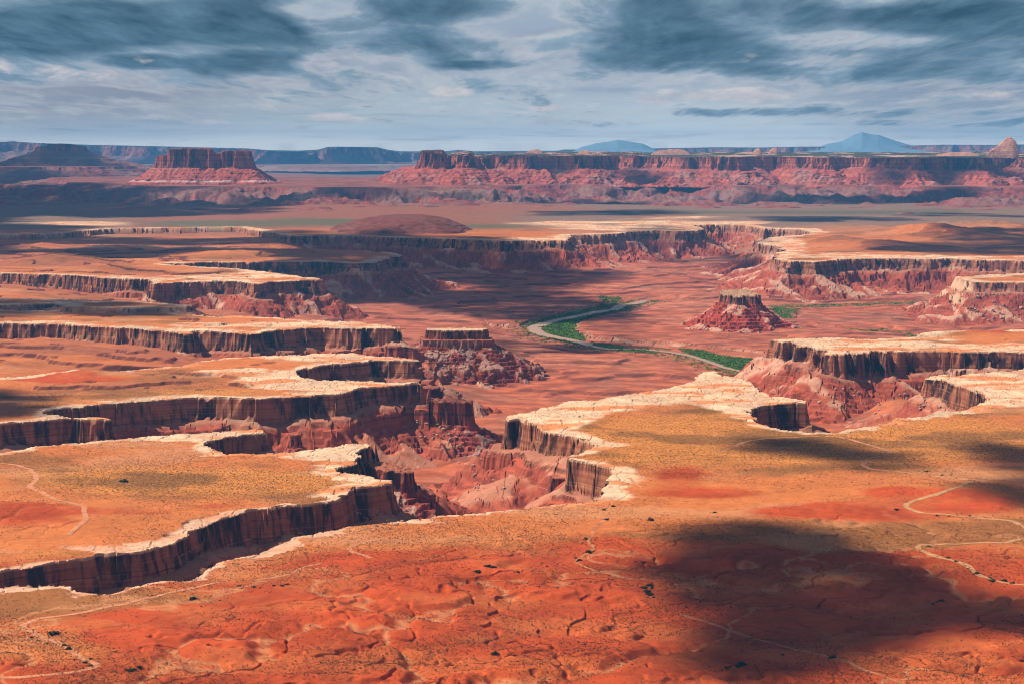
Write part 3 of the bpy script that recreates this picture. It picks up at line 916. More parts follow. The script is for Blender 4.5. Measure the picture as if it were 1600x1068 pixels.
Zb = (spurB * 52 + spurC * 16 - 26) * sstep(db, 40, 300) * sstep(db, 1100, 420) - 296 + np.where(db < 0, np.minimum(-db, 1500) * 0.012, 0) - 28 * np.clip(db / 30, 0, 1) * (0.35 + 0.65 * sstep(spurB, 0.45, 0.0)) - np.maximum(dz, 0) + nb2 * 3.0
cb = slope_cols(Zb, Xb, Yb, 45, (0.25, 0.058, 0.042), (0.25, 0.115, 0.09), 0.55, 260)
cb = lerp(cb, np.array([0.28, 0.085, 0.06]), sstep(drop2, 6, 30))
cb = np.where((db < 0)[..., None], lerp(np.broadcast_to(np.array([0.15, 0.06, 0.045]), Zb.shape + (3,)), np.array([0.28, 0.09, 0.06]), sstep(nb2, -0.2, 0.2)), cb)
ln = 0.5 + 0.5 * np.sin((296 + Zb + nb2 * 4) * 0.62)
cb = np.where((db > 30)[..., None], cb * (0.62 + 0.5 * ln)[..., None], cb)
cb = np.where((db > 30)[..., None], lerp(cb, np.array([0.20, 0.125, 0.10]), 0.5 * sstep(nb + spurC * 0.3, -0.1, 0.4) * (1 - sstep(drop2, 10, 24))), cb)
emit_rock("mesa_bench", Xb, Yb, Zb, cb, -296, M_MESA, "long low bench of banded red slopes beneath the far mesas", "bench", kind="structure", base=np.full_like(Zb, -404.0))


def cliff_profile(d, T, bot, wall, slope1, run1, slope2, ledges, X, Y, seed, ledge_h):
    """cliff with fluted foot, then talus with a ledge"""
    z = T - np.clip(d / wall, 0, 1) ** 0.75 * (T - bot)
    run = np.maximum(d - wall, 0)
    spur = 1 - np.abs(fbm(X, Y, 330, 3, seed=seed)) * 1.8
    drop = np.minimum(run, run1) * (slope1 * (0.9 + 0.2 * spur)) + np.maximum(run - run1, 0) * slope2
    st = stair(drop + fbm(X, Y, 120, 3, seed=seed + 1) * 5, ledge_h, 0.66)
    drop = drop * (1 - ledges) + st * ledges
    return z - np.maximum(drop, 0)


# ---- the long red mesa
mx, my = at_r([(664, 15300), (668, 15160), (676, 15100), (686, 15110), (695, 15190), (700, 15400), (706, 15420), (715, 15200), (726, 15060), (736, 15090), (748, 15280), (762, 15500), (780, 15420), (800, 15300), (816, 15250), (840, 15420), (850, 15500),
               (880, 15480), (905, 15350), (925, 15300), (936, 15500), (948, 16050), (968, 16050), (985, 15700), (1010, 15620), (1030, 15500), (1036, 15700), (1046, 15450), (1060, 15300), (1110, 15200), (1155, 15050), (1164, 15150), (1168, 15600), (1190, 15700),
               (1215, 15750), (1235, 15550), (1262, 15500), (1268, 15250), (1290, 15150), (1300, 15350), (1325, 15300), (1362, 15050), (1366, 15500), (1374, 15550), (1384, 15000), (1420, 14850), (1470, 14900), (1500, 14850), (1522, 14700), (1530, 14600), (1548, 14800),
               (1560, 14900), (1600, 14800), (1660, 14800), (1760, 14700), (1900, 14700), (1900, 19000), (664, 19000)])
Xm, Ym, Rm = polar_patch(590, 1860, 13300, 17600, 1250, 620)
inn = sstep(px_of(Xm, Ym), 740, 860)
dm = poly_sdf(mx, my, Xm + fbm(Xm, Ym, 560, 5, seed=51) * (30 + 80 * inn), Ym + fbm(Xm, Ym, 620, 5, seed=52) * (40 + 160 * inn))
dm = dm + (billow(Xm, Ym, 150, 3, seed=53) - 0.28) * 110 + fbm(Xm, Ym, 40, 2, seed=58) * 7
pxm = px_of(Xm, Ym)
Tm = np.interp(pxm, [590, 668, 694, 698, 735, 742, 800, 900, 1000, 1100, 1200, 1400, 1600, 1860], [-62, -62, -62, -98, -74, -100, -100, -98, -98, -98, -98, -102, -102, -102]).astype(np.float32)
Tm = Tm + 7 * np.sign(fbm(Xm, Ym, 170, 2, seed=59)) * (pxm < 1000) + np.where(dm < 0, np.minimum(-dm, 3000) * 0.016, 0)
Zm = cliff_profile(dm, Tm, -182 + 18 * fbm(Xm, Ym, 500, 2, seed=54), 34, 0.40, 340, 0.30, 0.22, Xm, Ym, 55, 20.0)
spurM = 1 - np.abs(fbm(Xm, Ym, 480, 5, seed=48, stretch=0.6)) * 2.2
Zm = Zm + (spurM - 0.25) * 50 * sstep(dm, 50, 150) + fbm(Xm, Ym, 26, 2, seed=56) * 2 + np.where((dm > 0) & (dm < 14), -stair(dm * 2.2, 9, 0.5) * 0.5, 0)
cm_ = slope_cols(Zm, Xm, Ym, 57, (0.36, 0.085, 0.055), (0.34, 0.14, 0.11), 0.30, 300)
topc = lerp(np.broadcast_to(np.array([0.065, 0.062, 0.038]), Zm.shape + (3,)), np.array([0.44, 0.25, 0.17]), sstep(fbm(Xm, Ym, 260, 4, seed=60, stretch=0.4), 0.05, 0.3))
cm_ = np.where((dm < 0)[..., None], topc, cm_)
Zm = Zm + np.where(dm < -30, fbm(Xm, Ym, 90, 3, seed=61) * 5, 0)
emit_rock("mesa", Xm, Ym, Zm, cm_, Tm, M_MESA, "long red walled mesa across the right half of the horizon", "mesa", kind="thing", capmask=(dm < 42), names=('cliff_wall', 'talus_slope'), base=np.full_like(Zm, -306.0))

# ---- the red butte left of it
Xe, Ye, Re = polar_patch(150, 520, 14350, 15900, 640, 460)
ex, ey = at_r([(251, 15080), (258, 15000), (267, 14985), (270, 14960), (300, 14950), (333, 14950), (338, 14985), (346, 14990), (352, 14960), (380, 14965), (392, 14975), (397, 15020), (394, 15150), (380, 15230), (320, 15260), (280, 15240), (256, 15180)])
de = poly_sdf(ex, ey, Xe + fbm(Xe, Ye, 160, 3, seed=62) * 16, Ye + fbm(Xe, Ye, 190, 3, seed=63) * 30) + (billow(Xe, Ye, 70, 3, seed=64) - 0.28) * 40
pe = px_of(Xe, Ye)
Te = np.interp(pe, [240, 254, 257, 266, 269, 300, 336, 340, 349, 352, 366, 372, 390, 396], [-95, -90, -86, -84, -42, -36, -40, -70, -70, -54, -58, -50, -54, -60]).astype(np.float32)
Te = Te + np.round(fbm(Xe, Ye, 70, 2, seed=65) * 2.2) * 5
Ze = cliff_profile(de, Te, -172 + 10 * fbm(Xe, Ye, 200, 2, seed=66), 26, 0.60, 150, 0.50, 0.16, Xe, Ye, 67, 24.0) + fbm(Xe, Ye, 26, 2, seed=68) * 2
ce = slope_cols(Ze, Xe, Ye, 69, (0.36, 0.075, 0.05), (0.33, 0.12, 0.09), 0.32, 160)
ce = np.where((Ze > -246)[..., None] & (de > 26)[..., None], lerp(ce, np.array([0.45, 0.11, 0.06]), np.full_like(Ze, 0.5)), ce)
ce = np.where((np.abs(Ze + 268) < 7)[..., None], ce * 0.4 + np.array([0.55, 0.42, 0.36]) * 0.6, ce)
emit_rock("butte", Xe, Ye, Ze, ce, Te, M_MESA, "flat topped red butte with ragged cliffs standing alone on the left", "butte", capmask=(de < 29), base=np.full_like(Ze, -306.0))

# ---- the blue butte at the left edge, on its own bench
Xf, Yf, Rf = polar_patch(-260, 330, 18800, 24500, 620, 340)
fx, fy = at_r([(-260, 21000), (-60, 20800), (60, 20600), (130, 20700), (180, 21100), (206, 21500), (211, 22000), (205, 23500), (-260, 23800)])
dfb = poly_sdf(fx, fy, Xf + fbm(Xf, Yf, 700, 4, seed=71) * 110, Yf + fbm(Xf, Yf, 700, 4, seed=72) * 260) + (billow(Xf, Yf, 300, 3, seed=73) - .28) * 160
Zf0 = cliff_profile(dfb, np.full_like(Xf, -232.0), -262, 40, 0.34, 260, 0.10, 0.4, Xf, Yf, 74, 16.0)
gx, gy = at_r([(66, 22100), (70, 21900), (100, 21850), (132, 21880), (138, 22000), (134, 22400), (90, 22450), (68, 22350)])
dg = poly_sdf(gx, gy, Xf + fbm(Xf, Yf, 240, 3, seed=75) * 26, Yf) + (billow(Xf, Yf, 90, 2, seed=76) - .28) * 50
Tg = np.interp(px_of(Xf, Yf), [60, 74, 80, 84, 100, 118, 124, 136], [-36, -26, -18, -2, 4, -2, -12, -30]).astype(np.float32)
Zg = cliff_profile(dg, Tg, -80, 44, 0.36, 300, 0.20, 0.30, Xf, Yf, 77, 24.0)
Zf = np.maximum(Zf0, Zg)
cfb = slope_cols(Zf, Xf, Yf, 78, (0.28, 0.085, 0.06), (0.28, 0.14, 0.11), 0.2, 400)
emit_rock("butte", Xf, Yf, Zf, cfb, np.where(Zg > Zf0, Tg, -232), M_MESA, "hazy blue butte with a notched crown at the far left", "butte", capmask=(dg < 47), base=np.full_like(Zf, -404.0), labels=(None, None))

# ---- the far blue plateau along the horizon
Xh, Yh, Rh = polar_patch(-300, 1900, 26000, 43200, 1100, 320)
hx, hy = at_r([(-300, 37000), (-60, 36800), (60, 37500), (160, 38500), (240, 37400), (330, 38200), (400, 39000), (440, 37600), (452, 36000), (480, 37500), (512, 37900), (560, 36500), (600, 37800), (650, 39000), (720, 38500), (900, 39000), (1200, 38500), (1500, 38000), (1900, 37500), (1900, 43100), (-300, 43100)])
nh = fbm(Xh, Yh, 2600, 5, seed=81)
dh = poly_sdf(hx, hy, Xh + nh * 300, Yh + nh * 900) + (billow(Xh, Yh, 1100, 3, seed=82) - .28) * 900
Yrow = np.interp(px_of(Xh, Yh), [-300, -40, 0, 18, 24, 30, 36, 60, 100, 150, 200, 260, 330, 390, 420, 470, 500, 514, 530, 575, 592, 606, 625, 690, 705, 716, 722, 740, 870, 880, 1010, 1020, 1120, 1180, 1250, 1330, 1420, 1470, 1540, 1600, 1900],
                 [221, 222, 222.5, 222, 221, 221, 222, 223.5, 225, 227, 228, 229.5, 231.5, 233, 236, 237, 235, 230.5, 230, 230.5, 231, 235, 238, 238.5, 237, 235.5, 236, 238, 237, 235, 234, 233, 231, 231.5, 230, 229.5, 228, 226.5, 227, 226, 225])
Th = (225 - Yrow) / F * 38000
Zh = cliff_profile(dh, Th, Th - 190, 180, 0.30, 700, 0.10, 0.3, Xh, Yh, 83, 60.0)
hx2, hy2 = at_r([(-300, 33500), (100, 33000), (300, 33500), (420, 31500), (520, 31000), (600, 32500), (640, 31800), (760, 33000), (1900, 33000), (1900, 40000), (-300, 40000)])
dh2 = poly_sdf(hx2, hy2, Xh + nh * 500, Yh + nh * 1600) + (billow(Xh, Yh, 1500, 3, seed=84) - .28) * 900
Zh = np.maximum(Zh, cliff_profile(dh2, np.full_like(Xh, -345), -378, 120, 0.10, 400, 0.03, 0.3, Xh, Yh, 85, 14.0))
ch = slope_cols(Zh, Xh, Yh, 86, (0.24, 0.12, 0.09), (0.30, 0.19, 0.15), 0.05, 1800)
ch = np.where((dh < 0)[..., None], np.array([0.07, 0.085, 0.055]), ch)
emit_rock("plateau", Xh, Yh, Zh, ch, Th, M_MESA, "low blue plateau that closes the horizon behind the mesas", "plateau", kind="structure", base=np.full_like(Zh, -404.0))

# ---- two far mountains
for (cxp, rr0, half, hrow, pts, lb) in [
        (960, 39500, 68, 219, [(-1, 0), (-.78, .42), (-.45, .72), (-.2, .84), (0.05, 1.0), (.35, .86), (.62, .7), (.8, .4), (1, 0)], "low domed mountain, pale blue, behind the long mesa's middle"),
        (1345, 40500, 112, 207, [(-1, 0), (-.7, .2), (-.5, .42), (-.3, .55), (-.15, .86), (-.03, 1.0), (.08, .9), (.2, .86), (.45, .55), (.7, .3), (1, 0.05)], "peaked pale blue mountain beyond the right end of the mesa")]:
    Xq, Yq, Rq = polar_patch(cxp - half * 1.6, cxp + half * 1.6, rr0 - 2400, rr0 + 2400, 220, 120)
    t = (px_of(Xq, Yq) - cxp) / half
    prof = np.interp(t, [p[0] for p in pts], [p[1] for p in pts], left=-0.2, right=-0.2)
    zb, zt = zpix(238, rr0), zpix(hrow, rr0)
    dep = np.abs(Rq - rr0) / 2400
    ridge_ = 1 - np.abs(fbm(Xq, Yq, 1100, 4, seed=91)) * 1.3
    Zq = zb + (zt - zb) * prof * (1 - dep ** 1.5) + (ridge_ - 0.6) * 70 * np.clip(prof, 0, 1) * (dep > 0.02) * dep - 60 * (prof < 0)
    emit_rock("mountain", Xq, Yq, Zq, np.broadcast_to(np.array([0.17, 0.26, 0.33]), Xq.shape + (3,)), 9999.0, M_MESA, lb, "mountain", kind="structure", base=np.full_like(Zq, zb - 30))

# ---- pale sandstone dome and knobs on the mesa top
M_SAND = plain_material("dome_sandstone", (0.46, 0.22, 0.145), scale=0.03, var=0.25)


def dome(name, cxp, r, half_px, ytop, ybase, prof, label, cat, depth=120.0, group=None):
    Xq, Yq, Rq = polar_patch(cxp - half_px * 1.25, cxp + half_px * 1.25, r - depth * 1.3, r + depth * 1.3, 110, 80)
    t = (px_of(Xq, Yq) - cxp) / half_px
    e = (Rq - r) / depth
    pr = np.interp(t, [p[0] for p in prof], [p[1] for p in prof], left=-0.3, right=-0.3)
    zt, zb = zpix(ytop, r), zpix(ybase, r)
    q = np.clip(1 - np.abs(e) ** 2.2, -0.5, 1)
    h = zt - zb
    n = fbm(Xq, Yq, 60, 4, seed=95 + cxp)
    Zq = zb + h * np.minimum(pr, pr * 0.25 + q) + n * h * 0.09
    st = stair(Zq - zb, h * 0.12, 0.6) + zb
    Zq = 0.6 * Zq + 0.4 * st
    return emit_rock(name, Xq, Yq, Zq, np.zeros(Xq.shape + (3,)), 0.0, M_SAND, label, cat, base=np.full_like(Zq, zb - 12), group=group)


dome("rock_dome", 1560, 15500, 25, 215, 242, [(-1, 0), (-.75, .22), (-.4, .48), (0, .78), (.3, 1.0), (.55, .95), (.8, .72), (.92, .4), (1, 0)], "pale orange slickrock dome rising on the mesa at far right", "rock dome")
for (cxp, hp, yt, yb, rq, lb) in [(1046, 30, 233.5, 240.5, 16600, "wide pale slickrock knob on the mesa top right of the domed mountain"),
                                  (1180, 7, 232, 240, 16400, "rounded pale knob on the mesa rim, left one of the two side by side"),
                                  (1205, 8, 231, 239.5, 16900, "darker rounded knob on the mesa rim, right one of the two side by side"),
                                  (835, 13, 233.5, 240, 16900, "small low knob on the mesa top near its left end"),
                                  (912, 11, 235, 241, 16300, "small pale knob below the domed mountain's left foot"),
                                  (1490, 34, 237.5, 243, 16000, "long low tree covered swell on the mesa left of the slickrock dome")]:
    dome("sandstone_hummock", cxp, rq, hp, yt, yb, [(-1, 0), (-.85, .35), (-.5, .8), (-.1, .9), (.2, 1.0), (.6, .85), (.85, .5), (1, 0)], lb, "rock hummock", depth=70, group="slickrock knobs along the mesa top")

# ---- dark hill on the plain, middle left
Xk, Yk, Rk = polar_patch(440, 830, 8900, 10900, 420, 190)
kx0, ky0 = at_r([(505, 9700), (530, 9300), (600, 9150), (680, 9160), (730, 9300), (752, 9600), (730, 10000), (640, 10200), (540, 10100)])
dk = poly_sdf(kx0, ky0, Xk + fbm(Xk, Yk, 300, 4, seed=101) * 50, Yk + fbm(Xk, Yk, 300, 4, seed=102) * 90)
crest = np.interp(px_of(Xk, Yk), [495, 525, 560, 600, 625, 660, 690, 720, 750, 770], [-402, -372, -360, -345, -338, -340, -352, -366, -392, -404])
Zk = crest - np.maximum(dk + 150, 0) * 0.16 - np.maximum(dk, 0) * 0.2 + fbm(Xk, Yk, 160, 4, seed=103) * 5
Zk = np.where(dk < 0, np.maximum(Zk, Zk * 0 - 402), Zk)
sk = stair(Zk + 420 + fbm(Xk, Yk, 120, 3, seed=105) * 9, 15, 0.68) - 420
Zk = 0.75 * Zk + 0.25 * sk
ck = slope_cols(Zk, Xk, Yk, 104, (0.15, 0.045, 0.032), (0.17, 0.07, 0.05), 0.6, 200)
emit_rock("hill", Xk, Yk, Zk, ck, -300.0, M_MESA, "broad dark brown hill with small ledges on the middle plain", "hill", kind="structure")


# ---- butte above the river bend
def lone_butte(name, window, cap, T, tilt, bot, cfg, label, cat, seed, red, grey, names=('caprock', 'talus_slope'), wall=5.0, mat=None, topcol=None, extra=None, group=None):
    x0, x1, r0, r1, na, nr = window
    Xq, Yq, Rq = polar_patch(x0, x1, r0, r1, na, nr)
    cx, cy = at_r(cap)
    sc = cfg.get('sc', 1.0)
    d = poly_sdf(cx, cy, Xq + fbm(Xq, Yq, 40 * sc, 3, seed=seed) * 5 * sc, Yq + fbm(Xq, Yq, 40 * sc, 3, seed=seed + 1) * 8 * sc)
    d = d + (billow(Xq, Yq, 22 * sc, 3, seed=seed + 2) - .28) * 6 * sc + (cells(Xq, Yq, 13 * sc, seed % 7, 1.2)[0] - .5) * 9 * sc + (cells(Xq, Yq, 30 * sc, seed % 5, 1.2)[0] - .5) * 9 * sc
    Tq = T + tilt * (Rq - np.mean(cy)) + fbm(Xq, Yq, 18 * sc, 3, seed=seed + 3) * cfg.get('rough', 1.2)
    Tq = np.where(d < 0, Tq, np.minimum(Tq, T + abs(tilt) * 60))
    z = Tq - np.clip(d / wall, 0, 1) ** 0.7 * (Tq - bot - fbm(Xq, Yq, 60 * sc, 2, seed=seed + 4) * 3)
    run = np.maximum(d - wall, 0)
    fan = sstep(fbm(Xq, Yq, 45 * sc, 3, seed=seed + 5), -.1, .35)
    s0, l0, s1 = cfg['s0'], cfg['l0'], cfg['s1']
    drop = s1 * run + (s0 - s1) * l0 * (1 - np.exp(-run / l0))
    drop = drop * (1 + 0.25 * (0.5 - fan))
    lh = cfg.get('ledge', 7.0)
    led = stair(drop + fbm(Xq, Yq, 30 * sc, 2, seed=seed + 6) * 1.5, lh, 0.55)
    drop = drop * fan + led * (1 - fan)
    z = z - np.maximum(drop, 0)
    col = lerp(np.broadcast_to(np.array(red), Xq.shape + (3,)), np.array(grey), sstep(fan + fbm(Xq, Yq, 9 * sc, 2, seed=seed + 7) * .5, 0.55, 0.95))
    bnd = 0.5 + 0.5 * np.sin((z + fbm(Xq, Yq, 30, 2, seed=seed + 8) * 2) * 0.9)
    col = col * (0.7 + 0.45 * bnd * (1 - fan) + 0.35 * fan)[..., None]
    col = np.where((d < 0)[..., None], np.array(C_SLICK if topcol is None else topcol) * (0.9 + 0.2 * fbm(Xq, Yq, 12, 2, seed=seed + 9))[..., None], col)
    cmask = d < wall + 0.5
    if extra is not None:
        z, col, cmask, Tq = extra(Xq, Yq, Rq, z, col, cmask, Tq)
    z = z + fbm(Xq, Yq, 7 * sc, 2, seed=seed + 10) * 0.7
    return emit_rock(name, Xq, Yq, z, col, Tq, mat or M_ROCK, label, cat, capmask=cmask, names=names, group=group, wall=np.where(cmask, 1.0, 0.25))


lone_butte("butte", (1040, 1290, 5380, 6120, 520, 420),
           [(1129, 5800), (1127, 5745), (1134, 5738), (1136, 5710), (1144, 5705), (1149, 5685), (1158, 5682), (1164, 5704), (1172, 5694), (1181, 5708), (1180, 5755), (1170, 5790), (1172, 5820), (1150, 5840), (1136, 5830)],
           -421, 0.055, -444, dict(s0=0.92, l0=75.0, s1=0.34, sc=1.3, ledge=9.0, rough=4.0), "red butte with a pale overhanging cap beside the river bend", "butte", 111, (0.38, 0.06, 0.032), (0.44, 0.22, 0.15), wall=4.0, topcol=(0.40, 0.22, 0.125))


def second_tier(Xq, Yq, Rq, z, col, cmask, Tq):
    cx, cy = at_r([(657, 4560), (662, 4540), (700, 4532), (740, 4530), (768, 4535), (771, 4560), (766, 4640), (660, 4640)])
    d = poly_sdf(cx, cy, Xq, Yq) + (billow(Xq, Yq, 16, 3, seed=120) - .28) * 10
    t2 = -434.5
    z2 = t2 - np.clip(d / 4, 0, 1) ** 0.7 * 20
    run = np.maximum(d - 4, 0)
    fan = sstep(px_of(Xq, Yq) + fbm(Xq, Yq, 30, 3, seed=121) * 20, 765, 735)
    drop = run * 0.62
    led = stair(drop + fbm(Xq, Yq, 40, 2, seed=122), 8.0, 0.5)
    z2 = z2 - (drop * fan + led * (1 - fan))
    up = z2 > z
    c2 = lerp(np.broadcast_to(np.array([0.26, 0.055, 0.04]), Xq.shape + (3,)), np.array([0.32, 0.18, 0.135]), fan)
    c2 = c2 * (0.8 + 0.4 * fbm(Xq, Yq, 8, 3, seed=123))[..., None]
    c2 = np.where((d < 0)[..., None], np.array([0.34, 0.10, 0.06]), c2)
    return np.where(up, z2, z), np.where(up[..., None], c2, col), cmask, np.where(up, -380.0, Tq)


lone_butte("butte", (620, 850, 4320, 4760, 480, 330), [(669, 4562), (676, 4556), (700, 4555), (745, 4555), (756, 4558), (757, 4600), (745, 4612), (669, 4612)],
           -414, 0.0, -434, dict(s0=0.8, l0=20.0, s1=0.55, sc=0.9), "square topped dark butte with two cliff tiers and a bouldery front", "butte", 131, (0.28, 0.058, 0.035), (0.33, 0.175, 0.13), wall=3.0, extra=second_tier)

# ---- lower towers and blocks that broke from the rims
for (nm, win, cap, T, bot, cfg, lb, sd) in [
    ("rock_tower", (640, 780, 3260, 3520, 300, 240), [(668, 3440), (672, 3400), (690, 3390), (720, 3380), (734, 3372), (739, 3385), (735, 3415), (710, 3440), (690, 3455)], -428, -466, dict(s0=0.8, l0=14, s1=0.55, sc=0.9, rough=5), "dark red block with an upright wall below the second left rim", 141),
    ("rock_tower", (640, 720, 3440, 3600, 200, 160), [(658, 3530), (664, 3505), (676, 3498), (685, 3505), (687, 3530), (670, 3550)], -418, -452, dict(s0=0.9, l0=10, s1=0.6, sc=0.6), "narrow red fin behind the upright walled block", 151),
    ("rock_tower", (570, 680, 2520, 2780, 260, 240), [(572, 2690), (586, 2665), (600, 2650), (622, 2635), (634, 2622), (641, 2635), (638, 2675), (615, 2710), (585, 2730)], -424, -448, dict(s0=0.8, l0=12, s1=0.55, sc=0.8, rough=4), "dark block with a rounded end behind the tip of the near left bench", 161),
    ("rock_tower", (438, 480, 2860, 3000, 120, 130), [(451, 2945), (455, 2930), (462, 2930), (466, 2942), (460, 2958)], -418, -436, dict(s0=1.2, l0=6, s1=0.6, sc=0.4), "small lone stub of rock on the talus below the second left rim", 171),
    ("rock_tower", (585, 650, 4080, 4260, 160, 130), [(603, 4165), (608, 4150), (622, 4148), (628, 4160), (624, 4185), (606, 4185)], -411, -432, dict(s0=1.0, l0=8, s1=0.6, sc=0.5), "pale blocky stump at the end of the second left rim's back lobe", 181),
    ("rock_tower", (835, 910, 2660, 2800, 200, 180), [(858, 2745), (866, 2722), (880, 2718), (886, 2735), (876, 2760)], -446, -470, dict(s0=0.9, l0=8, s1=0.6, sc=0.5), "dark red buttress under the near rim's alcove", 191),
]:
    lone_butte(nm, win, cap, T, 0.0, bot, cfg, lb, "rock tower", sd, (0.30, 0.06, 0.04), (0.36, 0.2, 0.15), wall=5.0, mat=M_RED, topcol=(0.34, 0.11, 0.06), group="towers and blocks broken from the rims")

# ------------------------------------------------------------------ river and banks
M_WATER = bpy.data.materials.new("river_water")
M_WATER.use_nodes = True
_b = M_WATER.node_tree.nodes["Principled BSDF"]
_b.inputs['Base Color'].default_value = (0.36, 0.22, 0.14, 1)
_b.inputs['Roughness'].default_value = 0.45
_b.inputs['Specular IOR Level'].default_value = 0.5


def resample(pts, step):
    pts = np.asarray(pts, float)
    s = np.r_[0, np.cumsum(np.hypot(*np.diff(pts[:, :2], axis=0).T))]
    n = max(2, int(s[-1] / step))
    t = np.linspace(0, s[-1], n)
    out = np.stack([np.interp(t, s, pts[:, k]) for k in range(pts.shape[1])], 1)
    for _ in range(3):
        out[1:-1] = 0.25 * out[:-2] + 0.5 * out[1:-1] + 0.25 * out[2:]
    return out


def ribbon(name, xy, width, mat, zfun, across=5, wob=0.0, attrs=None):
    xy = np.asarray(xy)
    tg = np.gradient(xy, axis=0)
    tg /= np.linalg.norm(tg, axis=1)[:, None] + 1e-9
    nm = np.stack([-tg[:, 1], tg[:, 0]], 1)
    w = np.asarray(width) * np.ones(len(xy))
    if wob:
        w = w * (1 + wob * fbm(xy[:, 0], xy[:, 1], 60, 3, seed=200))
    u = np.linspace(-0.5, 0.5, across)
    Pn = xy[:, None, :] + nm[:, None, :] * (u[None, :, None] * w[:, None, None])
    z = zfun(Pn[..., 0], Pn[..., 1])
    V = np.concatenate([Pn, z[..., None]], -1).reshape(-1, 3)
    return mesh_from(name, V, grid_faces(len(xy), across), mat, smooth=True)


river_xy = resample(np.stack([rx1, ry1], 1), 15)
o = ribbon("river", river_xy, np.interp(np.arange(len(river_xy)) / len(river_xy), [0, .1, .25, .55, .7, 1], [34, 40, 46, 38, 22, 18]), M_WATER, lambda x, y: np.full_like(x, -518.6), wob=0.25)
tag(o, "pale brown river winding between green banks in the basin", "river", kind="structure")
M_LEAF = plain_material("bank_leaves", (0.105, 0.21, 0.030), var=0.5, scale=0.05)


def pick_in(poly, n):
    """random points inside a pixel polygon lying on the basin floor"""
    qx, qy = to_world(P(poly), -518)
    out = np.zeros((0, 2))
    while len(out) < n:
        c = np.stack([rng.uniform(qx.min(), qx.max(), n * 3), rng.uniform(qy.min(), qy.max(), n * 3)], 1)
        out = np.concatenate([out, c[poly_sdf(qx, qy, c[:, 0], c[:, 1]) < 0]])
    return out[:n]


def clumps(xy, z, size, height, k=7):
    """many ragged leaf clumps as one triangle soup: k tilted leaf-like triangles each"""
    n = len(xy)
    c = np.repeat(np.stack([xy[:, 0], xy[:, 1], z], 1), k, 0)
    sz = np.repeat(size, k); hh = np.repeat(height, k)
    off = rng.normal(0, 0.34, (n * k, 3)); off[:, 2] = np.abs(rng.uniform(0.05, 0.85, n * k))
    ctr = c + off * np.stack([sz, sz, hh], 1)
    d1 = rng.normal(0, 1, (n * k, 3)); d1 /= np.linalg.norm(d1, axis=1)[:, None]
    d2 = rng.normal(0, 1, (n * k, 3)); d2 -= (d1 * d2).sum(1)[:, None] * d1; d2 /= np.linalg.norm(d2, axis=1)[:, None]
    s = (np.minimum(sz, hh) * rng.uniform(0.3, 0.55, n * k))[:, None]
    a = ctr + d1 * s; b = ctr - d1 * s * 0.5 + d2 * s * 0.9; e = ctr - d1 * s * 0.5 - d2 * s * 0.9
    V = np.stack([a, b, e], 1).reshape(-1, 3)
    return V, np.arange(len(V)).reshape(-1, 3)


veg_areas = [("853,511 875,502 940,489 912,497 900,507 897,515 915,527 910,531 887,528 857,521", 1500), ("937,462 972,465 962,475 938,478", 260), ("912,536 940,536 960,541 1012,547 1017,551 995,549 950,544 920,541", 420),
             ("1062,544 1100,547 1125,555 1200,562 1200,580 1150,576 1112,566 1080,553", 1300), ("816,508 870,492 935,479 950,477 905,490 845,505 828,512", 420),
             ("1202,485 1250,482 1235,495 1237,502 1222,500", 350), ("1200,478 1300,475 1465,471 1465,474 1300,479 1205,482", 380), ("1325,516 1430,524 1430,529 1390,529 1330,521", 260)]
pts = np.concatenate([pick_in(a, n) for a, n in veg_areas])
dd_ = line_dist(river_xy[:, 0], river_xy[:, 1], pts[:, 0], pts[:, 1])
pts = pts[dd_ > np.where(pts[:, 1] < 5300, 10, 22)]
near_bank = river_xy[rng.integers(0, len(river_xy), 900)] + rng.normal(0, 1, (900, 2)) * 10
tgr = np.gradient(river_xy, axis=0); tgr /= np.linalg.norm(tgr, axis=1)[:, None]
ii = rng.integers(0, len(river_xy), 1300)
side = rng.choice([-1, 1], 1300)[:, None]
near_bank = river_xy[ii] + np.stack([-tgr[ii, 1], tgr[ii, 0]], 1) * side * (18 + rng.gamma(1.6, 16, 1300))[:, None]
pts = np.concatenate([pts, near_bank])
zz = np.maximum(ground(pts[:, 0], pts[:, 1]), -519.5)
ok = zz < -505
pts, zz = pts[ok], zz[ok]
V, f = clumps(pts, zz, rng.uniform(8, 14, len(pts)), rng.uniform(2.0, 4.0, len(pts)), 14)
o = mesh_from("riverside_thicket", V, f, M_LEAF)
tag(o, "bright green willow and tamarisk thicket along the river banks", "thicket", kind="stuff")

# ------------------------------------------------------------------ dirt roads and dry washes
M_ROAD = plain_material("road_dust", (0.50, 0.20, 0.095), var=0.15, scale=0.1)
M_GULLY = plain_material("gully_sand", (0.42, 0.15, 0.06), var=0.3, scale=0.06)
M_WASH = plain_material("wash_sand", (0.44, 0.22, 0.095), var=0.22, scale=0.08)


def drape(name, pxs, width, mat, label, cat, wob=0.15):
    w3 = np.array([hit(*q)[:2] for q in P(pxs)])
    keep = np.r_[True, np.hypot(*np.diff(w3, axis=0).T) > 1]
    xy = resample(w3[keep], 4.0)
    xy = xy + np.stack([fbm(xy[:, 0], xy[:, 1], 45, 2, seed=210), fbm(xy[:, 0], xy[:, 1], 45, 2, seed=211)], 1) * 2.5
    def zf(x, y):
        z = ground(x, y)
        for dx_, dy_ in ((1.5, 0), (-1.5, 0), (0, 2), (0, -2)):
            z = np.maximum(z, ground(x + dx_, y + dy_))
        return z + 0.12
    o = ribbon(name, xy, width, mat, zf, across=6, wob=wob)
    return tag(o, label, cat, kind="structure")


